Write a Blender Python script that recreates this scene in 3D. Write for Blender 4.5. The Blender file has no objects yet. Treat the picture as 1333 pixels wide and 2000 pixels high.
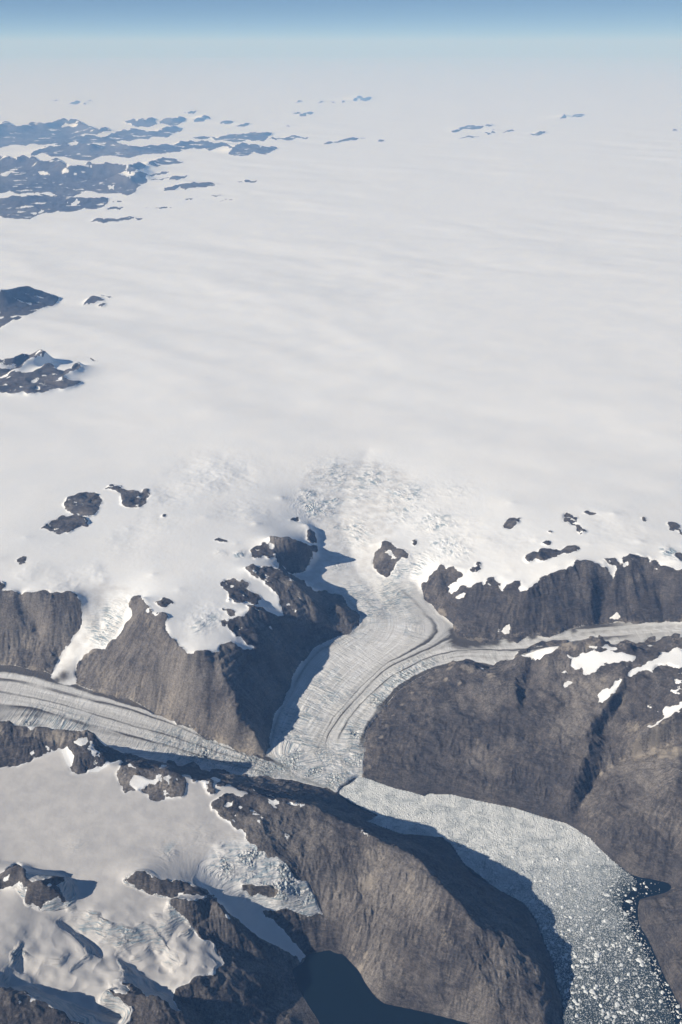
import bpy, math, time
import numpy as np
T_START = time.time()
scene = bpy.context.scene
R = math.radians
U = 10.0                                   # Blender units per kilometre
# ------------------------------------------------------------------ camera
CAM_H, FPX, HORIZON = 10.5, 35 / 36 * 2000, 90.0
PITCH = math.atan((1000 - HORIZON) / FPX)
cam_d = bpy.data.cameras.new("camera")
cam_d.sensor_fit = 'VERTICAL'; cam_d.sensor_height = 36; cam_d.sensor_width = 36; cam_d.lens = 35
cam_d.clip_start = 0.5; cam_d.clip_end = 20000
cam = bpy.data.objects.new("camera", cam_d); scene.collection.objects.link(cam)
cam.location = (0, 0, CAM_H * U); cam.rotation_euler = (math.pi / 2 - PITCH, 0, 0)
scene.camera = cam
# ------------------------------------------------------------------ light
SUN_EL, SUN_TRAVEL = 27.0, 19.0             # light travels to +X, this many degrees towards +Y
world = bpy.data.worlds.new("World"); scene.world = world; world.use_nodes = True
wn = world.node_tree
bg = wn.nodes["Background"]
sky = wn.nodes.new("ShaderNodeTexSky"); sky.sky_type = 'NISHITA'; sky.sun_disc = False
sky.sun_elevation = R(SUN_EL); sky.sun_rotation = R(270 - SUN_TRAVEL)
sky.altitude = 10000; sky.air_density = 1.1; sky.dust_density = 0.0; sky.ozone_density = 1.9
wn.links.new(sky.outputs[0], bg.inputs[0]); bg.inputs[1].default_value = 0.05
sun_d = bpy.data.lights.new("sun", 'SUN'); sun_d.energy = 5.0; sun_d.angle = R(0.5); sun_d.color = (1, 0.972, 0.935)
sun = bpy.data.objects.new("sun", sun_d); scene.collection.objects.link(sun)
from mathutils import Vector
_d = Vector((math.cos(R(SUN_TRAVEL)) * math.cos(R(SUN_EL)), math.sin(R(SUN_TRAVEL)) * math.cos(R(SUN_EL)), -math.sin(R(SUN_EL))))
sun.rotation_euler = _d.to_track_quat('-Z', 'Y').to_euler()
scene.view_settings.view_transform = 'Standard'; scene.view_settings.look = 'None'
scene.view_settings.exposure = 0.29; scene.view_settings.gamma = 1
scene.render.engine = 'CYCLES'
scene.cycles.max_bounces = 4; scene.cycles.volume_bounces = 1; scene.cycles.diffuse_bounces = 2
HAZE_SIGMA = 0.0098                        # per km
HAZE_COLOR = (0.20, 0.42, 0.86)
HAZE_TOP = 14.5
#TERRAIN_BEGIN
# ------------------------------------------------------------------ pixel <-> world
CP, SP = math.cos(PITCH), math.sin(PITCH)
def ray(px, py):
    a = (np.asarray(px, float) - 666.5) / FPX; b = (1000 - np.asarray(py, float)) / FPX
    return a, CP + b * SP, -SP + b * CP
def at(px, py, z):
    dx, dy, dz = ray(px, py)
    k = (np.asarray(z, float) - CAM_H) / dz
    return dx * k, dy * k
def pts(s):
    v = [float(q) for q in s.replace(';', ' ').replace(',', ' ').split()]
    return v
def P2(s):
    v = pts(s); return np.array(v).reshape(-1, 2)
def P3(s):
    v = pts(s); return np.array(v).reshape(-1, 3)
# ------------------------------------------------------------------ solve grid (conformal polar)
H0 = 0.002
TH0, TH1 = -0.62, 0.62
LR0, LR1 = math.log(6.2), math.log(910.0)
NT = int((TH1 - TH0) / H0) + 1
NR = int((LR1 - LR0) / H0) + 1
def to_grid(x, y):
    return (np.log(np.hypot(x, y)) - LR0) / H0, (np.arctan2(x, y) - TH0) / H0
def bil(F, gi, gj):
    gi = np.clip(gi, 0, F.shape[0] - 1.001); gj = np.clip(gj, 0, F.shape[1] - 1.001)
    i = gi.astype(np.int32); j = gj.astype(np.int32); a = gi - i; b = gj - j
    return (F[i, j] * (1 - a) * (1 - b) + F[i + 1, j] * a * (1 - b) + F[i, j + 1] * (1 - a) * b + F[i + 1, j + 1] * a * b)
def ice_level(r):
    return np.interp(np.log(r), np.log([5, 20, 24, 35, 60, 100, 200, 900]), [1.0, 1.2, 1.32, 1.5, 1.7, 1.85, 2.0, 2.1])
class Field:
    def __init__(s, nr=NR, nt=NT):
        s.sum = np.zeros((nr, nt), np.float32); s.n = np.zeros((nr, nt), np.float32)
    def line(s, x, y, v):
        gi, gj = to_grid(np.asarray(x), np.asarray(y)); v = np.asarray(v, float)
        for k in range(len(gi)):
            if k + 1 < len(gi):
                m = int(max(abs(gi[k + 1] - gi[k]), abs(gj[k + 1] - gj[k])) * 1.5) + 1
                t = np.arange(m) / m
                a = gi[k] + (gi[k + 1] - gi[k]) * t; b = gj[k] + (gj[k + 1] - gj[k]) * t; w = v[k] + (v[k + 1] - v[k]) * t
            else:
                a, b, w = gi[k:], gj[k:], v[k:]
            a = np.rint(a).astype(int); b = np.rint(b).astype(int)
            ok = (a >= 0) & (a < s.n.shape[0]) & (b >= 0) & (b < s.n.shape[1])
            np.add.at(s.sum, (a[ok], b[ok]), w[ok]); np.add.at(s.n, (a[ok], b[ok]), 1)
    def solve(s, w=None, z0=None, start=0.5, iters=(300, 160, 110, 80, 60, 50)):
        lev = [(s.sum, s.n, w, z0)]
        def half(a):
            a = a[:a.shape[0] // 2 * 2, :a.shape[1] // 2 * 2]
            return a[0::2, 0::2] + a[1::2, 0::2] + a[0::2, 1::2] + a[1::2, 1::2]
        while len(lev) < 6:
            S, N, W, Z = lev[-1]
            lev.append((half(S), half(N), None if W is None else half(W), None if Z is None else half(Z) / 4))
        z = None
        for li in range(5, -1, -1):
            S, N, W, Z = lev[li]
            m = N > 0; c = np.where(m, S / np.maximum(N, 1e-6), 0).astype(np.float32)
            if z is None:
                z = np.full(S.shape, start, np.float32)
                if Z is not None: z = np.where(W > 0, Z, z).astype(np.float32)
            else:
                gi = (np.arange(S.shape[0]) - 0.5) / 2; gj = (np.arange(S.shape[1]) - 0.5) / 2
                gi = np.clip(gi, 0, z.shape[0] - 1.001); gj = np.clip(gj, 0, z.shape[1] - 1.001)
                i = gi.astype(int); j = gj.astype(int); a = (gi - i)[:, None].astype(np.float32); b = (gj - j)[None].astype(np.float32)
                q = z[i] * (1 - a) + z[i + 1] * a
                z = q[:, j] * (1 - b) + q[:, j + 1] * b
            z[m] = c[m]
            for _ in range(iters[5 - li]):
                p = np.pad(z, 1, mode='edge')
                a = p[:-2, 1:-1] + p[2:, 1:-1] + p[1:-1, :-2] + p[1:-1, 2:]
                if W is not None: a = (a + W * Z) / (4 + W)
                else: a *= 0.25
                a[m] = c[m]; z = a
        return z
def blur(a, k):
    a = a.astype(np.float32)
    for _ in range(k):
        p = np.pad(a, ((1, 1), (0, 0)), mode='edge'); a = (p[:-2] + 2 * p[1:-1] + p[2:]) * 0.25
        p = np.pad(a, ((0, 0), (1, 1)), mode='edge'); a = (p[:, :-2] + 2 * p[:, 1:-1] + p[:, 2:]) * 0.25
    return a
# ------------------------------------------------------------------ surveyed heights: x y z(km) along crests, feet, shores, flow edges
LINES = """
1400 1214 0.52; 1950 1205 0.62
1400 1252 0.54; 1950 1246 0.64
1400 1242 1.44; 1950 1236 1.5
1400 1122 1.36; 1950 1135 1.42
1400 1420 0.96; 1950 1400 1.1
1400 1600 0.6; 1950 1560 0.8
-60 1300 0.42; -600 1290 0.52
-60 1150 1.4; -600 1150 1.46
-60 1430 0.39; -600 1428 0.5
-60 1406 1.44; -600 1398 1.46
-60 1500 1.12; -600 1500 1.16
-60 1925 1.12; -500 1930 1.2
-60 1680 0.98; -500 1680 1.05
1410 1725 0.42; 1900 1690 0.6
-40 1150 1.40; 0 1151 1.40; 50 1158 1.40; 100 1159 1.40; 143 1157 1.38; 152 1164 1.34; 160 1182 1.2; 163 1202 1.04; 159 1224 0.88; 148 1242 0.76; 128 1265 0.62; 112 1292 0.47; 97 1318 0.40
-40 1300 0.42; 0 1303 0.41; 60 1312 0.40; 97 1320 0.39; 125 1338 0.37; 150 1338 0.36; 200 1355 0.33; 290 1384 0.27; 370 1420 0.2; 440 1457 0.13; 505 1476 0.085; 520 1478 0.08
40 1165 1.28; 60 1205 0.98; 80 1240 0.72
20 1165 1.33; 45 1215 0.96
70 1165 1.34; 100 1215 0.98; 110 1250 0.72
225 1172 1.2; 215 1190 1.08; 190 1225 0.88; 160 1262 0.66; 135 1300 0.48; 118 1332 0.38
245 1180 1.2; 243 1215 1.02; 222 1248 0.82; 190 1268 0.68; 155 1292 0.5; 147 1325 0.37
276 1164 1.46; 300 1196 1.42; 328 1203 1.41; 324 1217 1.38; 333 1245 1.3; 350 1262 1.22; 366 1280 1.18; 384 1272 1.24; 429 1266 1.2; 445 1266 1.16; 437 1298 1.0; 434 1320 0.94; 455 1343 0.82; 462 1370 0.73; 462 1400 0.63; 486 1416 0.46; 505 1445 0.28; 518 1476 0.08
270 1195 1.36; 275 1240 1.1; 260 1290 0.8
384 1276 1.2; 390 1330 0.84; 400 1390 0.5; 410 1436 0.18
300 1300 0.86; 330 1360 0.46
628 1258 0.44; 612 1268 0.41; 582 1304 0.34; 560 1352 0.26; 536 1396 0.19; 526 1440 0.13; 521 1476 0.08
480 1290 0.84; 515 1318 0.56; 548 1330 0.33
455 1258 1.2; 480 1276 0.98; 497 1274 0.92
528 1047 1.5; 555 1050 1.5; 580 1057 1.42; 612 1068 1.14; 622 1078 0.86
538 1078 1.36; 552 1105 1.1; 562 1118 0.9; 578 1122 0.8; 600 1115 0.78; 615 1095 0.82; 624 1075 0.86; 622 1045 0.92; 617 1028 0.97; 600 1000 1.05; 592 970 1.12
600 1022 1.15; 612 1040 1.06; 618 1060 0.92
488 1078 1.32; 518 1060 1.4; 535 1070 1.36
478 1108 1.44; 500 1107 1.42; 525 1110 1.38; 548 1108 1.34; 560 1131 1.26; 591 1144 1.14; 610 1162 1.06; 615 1182 0.98; 618 1205 0.84; 626 1230 0.6; 628 1258 0.44
578 1123 0.78; 600 1142 0.74; 625 1152 0.68; 648 1160 0.62; 680 1185 0.55; 704 1203 0.51; 702 1222 0.48; 670 1241 0.45; 628 1259 0.43
640 1205 0.62; 665 1188 0.76; 688 1194 0.66; 700 1205 0.52
430 1140 1.36; 470 1136 1.36; 512 1170 1.16; 550 1195 1.02; 575 1213 0.9
545 1165 1.16; 555 1195 1.0
445 1213 1.3; 490 1188 1.34; 520 1198 1.2; 555 1206 1.02
460 1246 1.16; 500 1266 0.98; 534 1274 0.8; 570 1268 0.58; 600 1255 0.48
555 1230 0.86; 580 1240 0.66
600 1480 0.075; 640 1400 0.16; 700 1330 0.28; 780 1270 0.38; 760 1190 0.52; 700 1120 0.69; 680 1060 0.83; 660 1000 0.99; 690 940 1.13; 720 880 1.25
545 1440 0.12; 575 1400 0.17; 600 1340 0.27
711 1500 0.055; 714 1431 0.14; 735 1400 0.18; 785 1344 0.28; 838 1313 0.345; 864 1304 0.37; 908 1294 0.4; 964 1303 0.43; 1016 1286 0.45; 1050 1272 0.46; 1110 1265 0.47; 1170 1257 0.48; 1230 1264 0.5; 1300 1256 0.52; 1400 1252 0.54
895 1243 0.38; 885 1222 0.4; 851 1191 0.49; 827 1160 0.6; 815 1140 0.69
-60 1360 0.4; 0 1362 0.39; 150 1392 0.33; 300 1432 0.23; 430 1482 0.11; 500 1500 0.08; 560 1512 0.06; 620 1530 0.05
1400 1214 0.52; 1333 1217 0.5; 1246 1221 0.49; 1167 1221 0.48; 1109 1233 0.46; 1036 1243 0.43; 983 1248 0.41; 930 1250 0.39; 893 1246 0.38
1400 1232 0.52; 1200 1238 0.49; 1050 1258 0.45; 950 1274 0.42; 870 1280 0.38; 790 1310 0.32; 730 1360 0.23; 690 1420 0.14
730 1107 0.74; 740 1121 0.72; 755 1130 0.71; 766 1118 0.8; 775 1100 0.9; 799 1090 0.98
732 1086 0.82; 746 1062 0.97; 755 1056 1.03; 775 1072 1.0; 799 1086 1.0
748 1095 0.9; 755 1075 0.97
780 1110 0.84; 800 1132 0.72; 815 1100 0.9; 845 1085 1.04
822 1147 0.7; 848 1118 0.94; 861 1102 1.05; 887 1106 1.1; 916 1113 1.1; 940 1099 1.14
862 1104 1.05; 880 1160 0.74; 890 1215 0.46
890 1160 0.84; 929 1142 1.04; 966 1132 1.1; 1003 1140 1.14; 1017 1134 1.18; 1030 1153 1.1; 1060 1126 1.24; 1112 1107 1.34; 1127 1094 1.4; 1151 1097 1.4; 1172 1105 1.34; 1188 1113 1.28; 1201 1131 1.14; 1214 1102 1.34; 1230 1084 1.42; 1246 1084 1.42; 1270 1094 1.38; 1288 1102 1.32; 1280 1118 1.24; 1296 1110 1.32; 1333 1116 1.34; 1400 1122 1.36
1196 1133 1.1; 1182 1165 0.84; 1172 1195 0.62; 1168 1219 0.48
1150 1100 1.38; 1158 1150 1.06; 1150 1190 0.74
1230 1092 1.4; 1235 1150 1.0; 1232 1195 0.64
1276 1122 1.2; 1290 1160 0.88; 1300 1195 0.62
711 1520 0; 738 1527 0; 767 1538 0; 798 1546 0; 814 1549 0; 830 1555 0; 840 1550 0; 864 1552 0; 887 1552 0; 898 1557 0; 932 1563 0; 969 1570 0; 1008 1578 0; 1036 1585 0; 1070 1598 0; 1109 1608 0; 1130 1622 0; 1154 1637 0; 1172 1658 0; 1193 1677 0; 1214 1693 0; 1232 1708 0; 1259 1714 0; 1311 1725 0; 1316 1736 0; 1306 1742 0; 1280 1750 0; 1248 1758 0; 1246 1770 0; 1247 1789 0; 1251 1810 0; 1267 1833 0; 1282 1865 0; 1298 1902 0; 1314 1933 0; 1333 1970 0; 1380 2060 0; 1420 2130 0
870 1309 0.45; 880 1303 0.56; 908 1298 0.66; 930 1304 0.62; 950 1310 0.56; 985 1299 0.70; 1003 1294 0.80; 1012 1284 0.90; 1050 1266 1.10; 1110 1257 1.22; 1169 1243 1.4; 1180 1251 1.34; 1193 1263 1.24; 1206 1263 1.26; 1221 1251 1.4; 1232 1262 1.3; 1262 1276 1.12; 1290 1260 1.2; 1312 1243 1.36; 1333 1243 1.4; 1400 1242 1.44
1003 1295 0.8; 1006 1320 0.8; 1008 1350 0.79; 1012 1384 0.67
1040 1300 0.78; 1034 1330 0.72; 1024 1362 0.66; 1016 1388 0.64
1064 1284 1.08; 1075 1320 0.92; 1065 1380 0.7
1243 1282 1.24; 1226 1324 1.12; 1213 1338 1.06; 1190 1370 0.94; 1165 1405 0.8; 1140 1432 0.68
1225 1352 0.92; 1208 1380 0.8; 1188 1412 0.67; 1165 1440 0.56
1125 1290 1.1; 1150 1330 0.96; 1120 1350 0.86; 1100 1400 0.68
1400 1290 1.35; 1333 1303 1.32; 1280 1306 1.22; 1240 1325 1.14
1400 1420 0.96; 1330 1440 0.80; 1270 1466 0.58; 1215 1484 0.40; 1172 1512 0.25; 1142 1562 0.10; 1116 1602 0.01
1152 1448 0.64; 1136 1500 0.45; 1112 1560 0.2
1265 1500 0.66; 1222 1528 0.48; 1182 1578 0.27; 1146 1618 0.08
1400 1340 1.36; 1333 1386 1.16; 1293 1413 1.03; 1263 1425 0.93; 1235 1450 0.72
1270 1400 0.9; 1240 1430 0.72
1333 1500 0.86; 1300 1560 0.6; 1240 1600 0.32; 1190 1640 0.13
1400 1600 0.6; 1333 1640 0.34; 1280 1680 0.14
800 1440 0.3; 900 1400 0.52; 1000 1440 0.5; 1090 1455 0.52; 1150 1490 0.4
735 1440 0.22; 745 1490 0.1
900 1480 0.27; 1000 1510 0.24; 1080 1550 0.14
1248 1758 0; 1290 1757 0.14; 1333 1745 0.26; 1400 1725 0.42
1275 1785 0.1; 1333 1810 0.24; 1400 1820 0.4
1310 1880 0.12; 1400 1900 0.46
662 1548 0; 680 1569 0; 715 1585 0; 743 1594 0; 722 1601 0; 706 1601 0; 732 1614 0; 785 1630 0; 838 1632 0; 864 1637 0; 880 1651 0; 903 1687 0; 929 1714 0; 969 1737 0; 1000 1752 0; 1022 1766 0; 1046 1800 0; 1062 1845 0; 1080 1884 0; 1083 1924 0; 1096 1950 0; 1098 2000 0; 1110 2130 0
410 1524 1.05; 423 1538 1.05; 455 1537 1.04; 480 1548 1.02; 510 1560 1.0; 560 1569 0.95; 590 1573 0.92; 615 1579 0.9; 640 1595 0.88; 665 1602 0.88; 681 1603 0.87; 700 1618 0.86; 719 1634 0.85; 746 1650 0.83; 772 1663 0.82; 801 1665 0.83; 822 1681 0.83; 836 1702 0.82; 842 1716 0.8; 866 1733 0.78; 884 1752 0.75; 905 1770 0.71; 918 1791 0.67; 931 1810 0.62; 960 1826 0.54; 1009 1838 0.42; 1035 1862 0.33; 1056 1891 0.24; 1063 1925 0.18; 1060 1960 0.15; 1056 2000 0.14; 1050 2100 0.12
510 1530 0.3; 560 1538 0.34; 600 1548 0.32; 640 1562 0.24; 680 1580 0.16; 725 1595 0.04
413 1573 1.0; 445 1605 0.97; 481 1636 0.92; 518 1665 0.85; 560 1689 0.76; 587 1720 0.64; 619 1757 0.46; 635 1791 0.3; 640 1815 0.2; 655 1850 0.03; 671 1862 0
660 1850 0; 671 1862 0; 687 1879 0; 703 1897 0; 711 1916 0; 732 1945 0; 750 1960 0; 787 1967 0; 824 1975 0; 863 1984 0; 903 1994 0; 930 2001 0; 1000 2030 0; 1020 2100 0
700 1700 0.68; 760 1780 0.5; 800 1860 0.3; 820 1930 0.1
640 1690 0.7; 680 1760 0.48; 700 1830 0.24
900 1850 0.5; 950 1930 0.28; 980 1990 0.12
-40 1406 1.44; 0 1409 1.42; 26 1414 1.4; 34 1419 1.38; 89 1417 1.38; 100 1423 1.36; 129 1425 1.36; 168 1424 1.36; 184 1431 1.3; 190 1446 1.22
-40 1430 0.38; 0 1432 0.36; 89 1438 0.33; 168 1447 0.29; 230 1472 0.25; 300 1484 0.21; 360 1498 0.17; 420 1510 0.13; 487 1519 0.09; 534 1521 0.07; 571 1523 0.06; 602 1531 0.04; 634 1540 0.02; 662 1548 0
139 1451 1.24; 150 1480 1.2; 150 1500 1.15; 140 1512 1.09
160 1460 1.24; 184 1482 1.16; 207 1492 1.12; 228 1500 1.14; 252 1488 1.18; 265 1495 1.18; 299 1504 1.17; 323 1496 1.2; 339 1509 1.14; 363 1518 1.07; 400 1530 1.05
-40 1500 1.12; 34 1499 1.1; 68 1483 1.11; 105 1473 1.13; 120 1462 1.16; 134 1464 1.16; 142 1490 1.12; 140 1512 1.09; 158 1518 1.08; 184 1504 1.09; 210 1496 1.1
228 1515 1.09; 245 1553 1.05; 273 1545 1.06; 291 1561 1.04; 325 1563 1.02; 350 1560 1.03; 364 1543 1.05
60 1470 1.18; 30 1475 1.17
0 1530 1.09; 100 1545 1.07; 200 1590 1.02; 300 1600 1.01; 400 1600 0.99
0 1620 1.0; 150 1640 0.99; 300 1660 0.94; 380 1660 0.91; 450 1660 0.87
0 1680 0.97; 150 1700 0.94; 230 1720 0.92
390 1690 0.86; 430 1710 0.77; 490 1720 0.7; 545 1720 0.68
420 1650 0.93; 480 1680 0.83; 530 1700 0.74
410 1748 0.74; 440 1770 0.68; 470 1808 0.5; 500 1842 0.32; 530 1880 0.12; 560 1890 0.02
472 1730 0.71; 498 1730 0.72; 540 1736 0.68; 564 1739 0.63
477 1750 0.6; 500 1756 0.55; 540 1752 0.54
470 1760 0.6; 520 1810 0.36; 560 1850 0.15; 585 1872 0.04
560 1780 0.42; 600 1790 0.34; 630 1795 0.3
560 1810 0.3; 610 1840 0.1; 640 1845 0.04
568 1893 0; 592 1880 0; 600 1862 0; 625 1858 0; 660 1850 0
568 1893 0; 580 1925 0; 600 1960 0; 620 1990 0; 645 2050 0; 660 2130 0
-20 1736 1.02; 0 1712 1.1; 16 1696 1.18; 26 1689 1.22; 39 1689 1.22; 48 1705 1.19; 45 1716 1.2; 79 1726 1.22; 100 1732 1.18; 118 1742 1.1; 135 1764 0.95
79 1724 1.2; 95 1719 1.18; 123 1712 1.14; 130 1722 1.08
0 1740 0.98; 34 1729 1.06; 50 1757 0.98; 79 1779 0.92; 105 1774 0.92; 137 1768 0.9
60 1700 0.96; 100 1700 0.95; 140 1715 0.93; 160 1750 0.91; 220 1750 0.91
242 1723 0.94; 263 1705 1.06; 273 1702 1.09; 286 1705 1.08; 302 1714 1.04; 318 1722 1.0; 350 1722 0.96; 388 1735 0.86; 409 1747 0.78
244 1726 0.92; 284 1744 0.87; 323 1753 0.84; 345 1752 0.84
318 1740 0.88; 360 1745 0.82
330 1762 0.9; 346 1756 0.97; 364 1758 0.96; 383 1764 0.92; 406 1752 0.86; 435 1769 0.84; 445 1790 0.74; 459 1808 0.64; 480 1826 0.52; 501 1844 0.4; 530 1882 0.2
335 1772 0.86; 367 1803 0.72; 390 1815 0.67; 435 1838 0.54; 488 1868 0.34; 520 1886 0.22
377 1815 0.67; 409 1840 0.6; 424 1860 0.58; 440 1882 0.54; 480 1905 0.38; 530 1940 0.18; 560 1965 0.08
340 1945 0.56; 369 1924 0.59; 396 1909 0.58; 422 1903 0.57
345 1952 0.54; 400 1953 0.5; 425 1954 0.48; 460 1985 0.34; 500 2020 0.2; 540 2080 0.1
380 1975 0.42; 410 2010 0.32
207 1933 0.86; 230 1938 0.84; 249 1946 0.82; 276 1943 0.84; 294 1945 0.83; 315 1951 0.8; 331 1962 0.76; 350 1978 0.7; 380 2001 0.58; 420 2060 0.4
228 1911 0.78; 250 1922 0.74; 282 1944 0.7
-40 1925 1.12; 0 1931 1.1; 34 1936 1.08; 63 1945 1.06; 87 1957 1.02; 110 1972 0.98; 131 1986 0.92; 152 1999 0.86; 200 2040 0.7
10 1920 0.84; 60 1925 0.8; 120 1950 0.74; 180 1975 0.68; 240 1990 0.62
85 1790 0.93; 110 1806 0.9; 135 1824 0.86; 160 1850 0.81; 175 1874 0.76
120 1800 0.84; 150 1822 0.77; 185 1850 0.7; 200 1872 0.66
0 1790 0.98; 40 1810 0.96; 20 1840 0.93; 60 1860 0.88; 120 1870 0.84
45 1850 0.87; 42 1880 0.8; 45 1905 0.74
20 1855 0.91; 20 1890 0.86
180 1780 0.9; 240 1775 0.89; 300 1780 0.86; 330 1800 0.8
150 1790 0.86; 210 1810 0.8
200 1800 0.86; 255 1812 0.82; 270 1840 0.72; 285 1862 0.66
290 1800 0.83; 320 1830 0.74; 330 1850 0.7
300 1850 0.66; 312 1880 0.6; 330 1900 0.57
345 1850 0.7; 380 1860 0.66; 400 1880 0.62; 370 1900 0.6
340 1820 0.74; 310 1875 0.62; 295 1850 0.66
230 1870 0.64; 260 1890 0.6; 290 1910 0.58; 310 1940 0.52
140 1900 0.76; 180 1910 0.74; 200 1925 0.74
60 1905 0.78; 90 1920 0.78
"""
POINTS = """
-60 1100 1.46; 0 1090 1.46; 100 1110 1.42; 200 1130 1.38; 235 1150 1.3; 300 1120 1.42; 350 1150 1.42; 400 1110 1.4; 50 1050 1.45; 250 1030 1.42; 400 1010 1.38; 500 1020 1.36; 550 970 1.26; 600 930 1.22; 420 1180 1.36; 385 1215 1.34; 370 1245 1.26; 400 1262 1.22; 120 1060 1.43; 460 1060 1.4; 455 1098 1.4; 620 960 1.1
850 1000 1.18; 950 1050 1.25; 1050 1050 1.33; 1150 1060 1.4; 1250 1055 1.45; 1333 1065 1.44; 1400 1070 1.44; 900 1085 1.13; 1000 1110 1.22; 1090 1103 1.34; 800 960 1.18; 1000 980 1.33; 1200 1000 1.44; 840 1060 1.05; 780 1030 1.0; 760 990 1.05; 740 940 1.15; 860 1130 0.98; 985 1125 1.17; 1180 1095 1.4; 1320 1095 1.4
"""
SEA = """800 1585; 870 1600; 950 1640; 1000 1690; 1050 1700; 1100 1720; 1130 1780; 1180 1830; 1200 1930; 1160 1990; 1250 1950; 1290 1733; 1230 1760; 690 1950; 640 1930; 800 2010; 720 2020; 900 2060; 720 1560; 750 1575; 1220 2080; 1150 1900; 690 1915; 650 1890; 610 1900; 1110 1670; 1170 1710"""
f = Field()
for ln in LINES.strip().split('\n'):
    a = P3(ln); x, y = at(a[:, 0], a[:, 1], a[:, 2]); f.line(x, y, a[:, 2])
for ln in POINTS.strip().split('\n'):
    for p in P3(ln):
        x, y = at(p[0], p[1], p[2]); f.line([x], [y], [p[2]])
for p in P2(SEA):
    x, y = at(p[0], p[1], 0.0); f.line([x], [y], [-0.14])
# calving front: an ice cliff, then the sea floor
fr = P2("660 1544; 665 1534; 678 1528; 692 1516; 700 1512; 711 1517")
fr = np.array([q for a_, b_ in zip(fr[:-1], fr[1:]) for q in (a_, (a_ + b_) / 2 + (2.2, -2.0))] + [fr[-1]])
x, y = at(fr[:, 0], fr[:, 1], 0.055); f.line(x, y, np.full(len(fr), 0.055))
x, y = at(fr[:, 0] + 6, fr[:, 1] + 9, 0.0); f.line(x, y, np.full(len(fr), -0.12))
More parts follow.
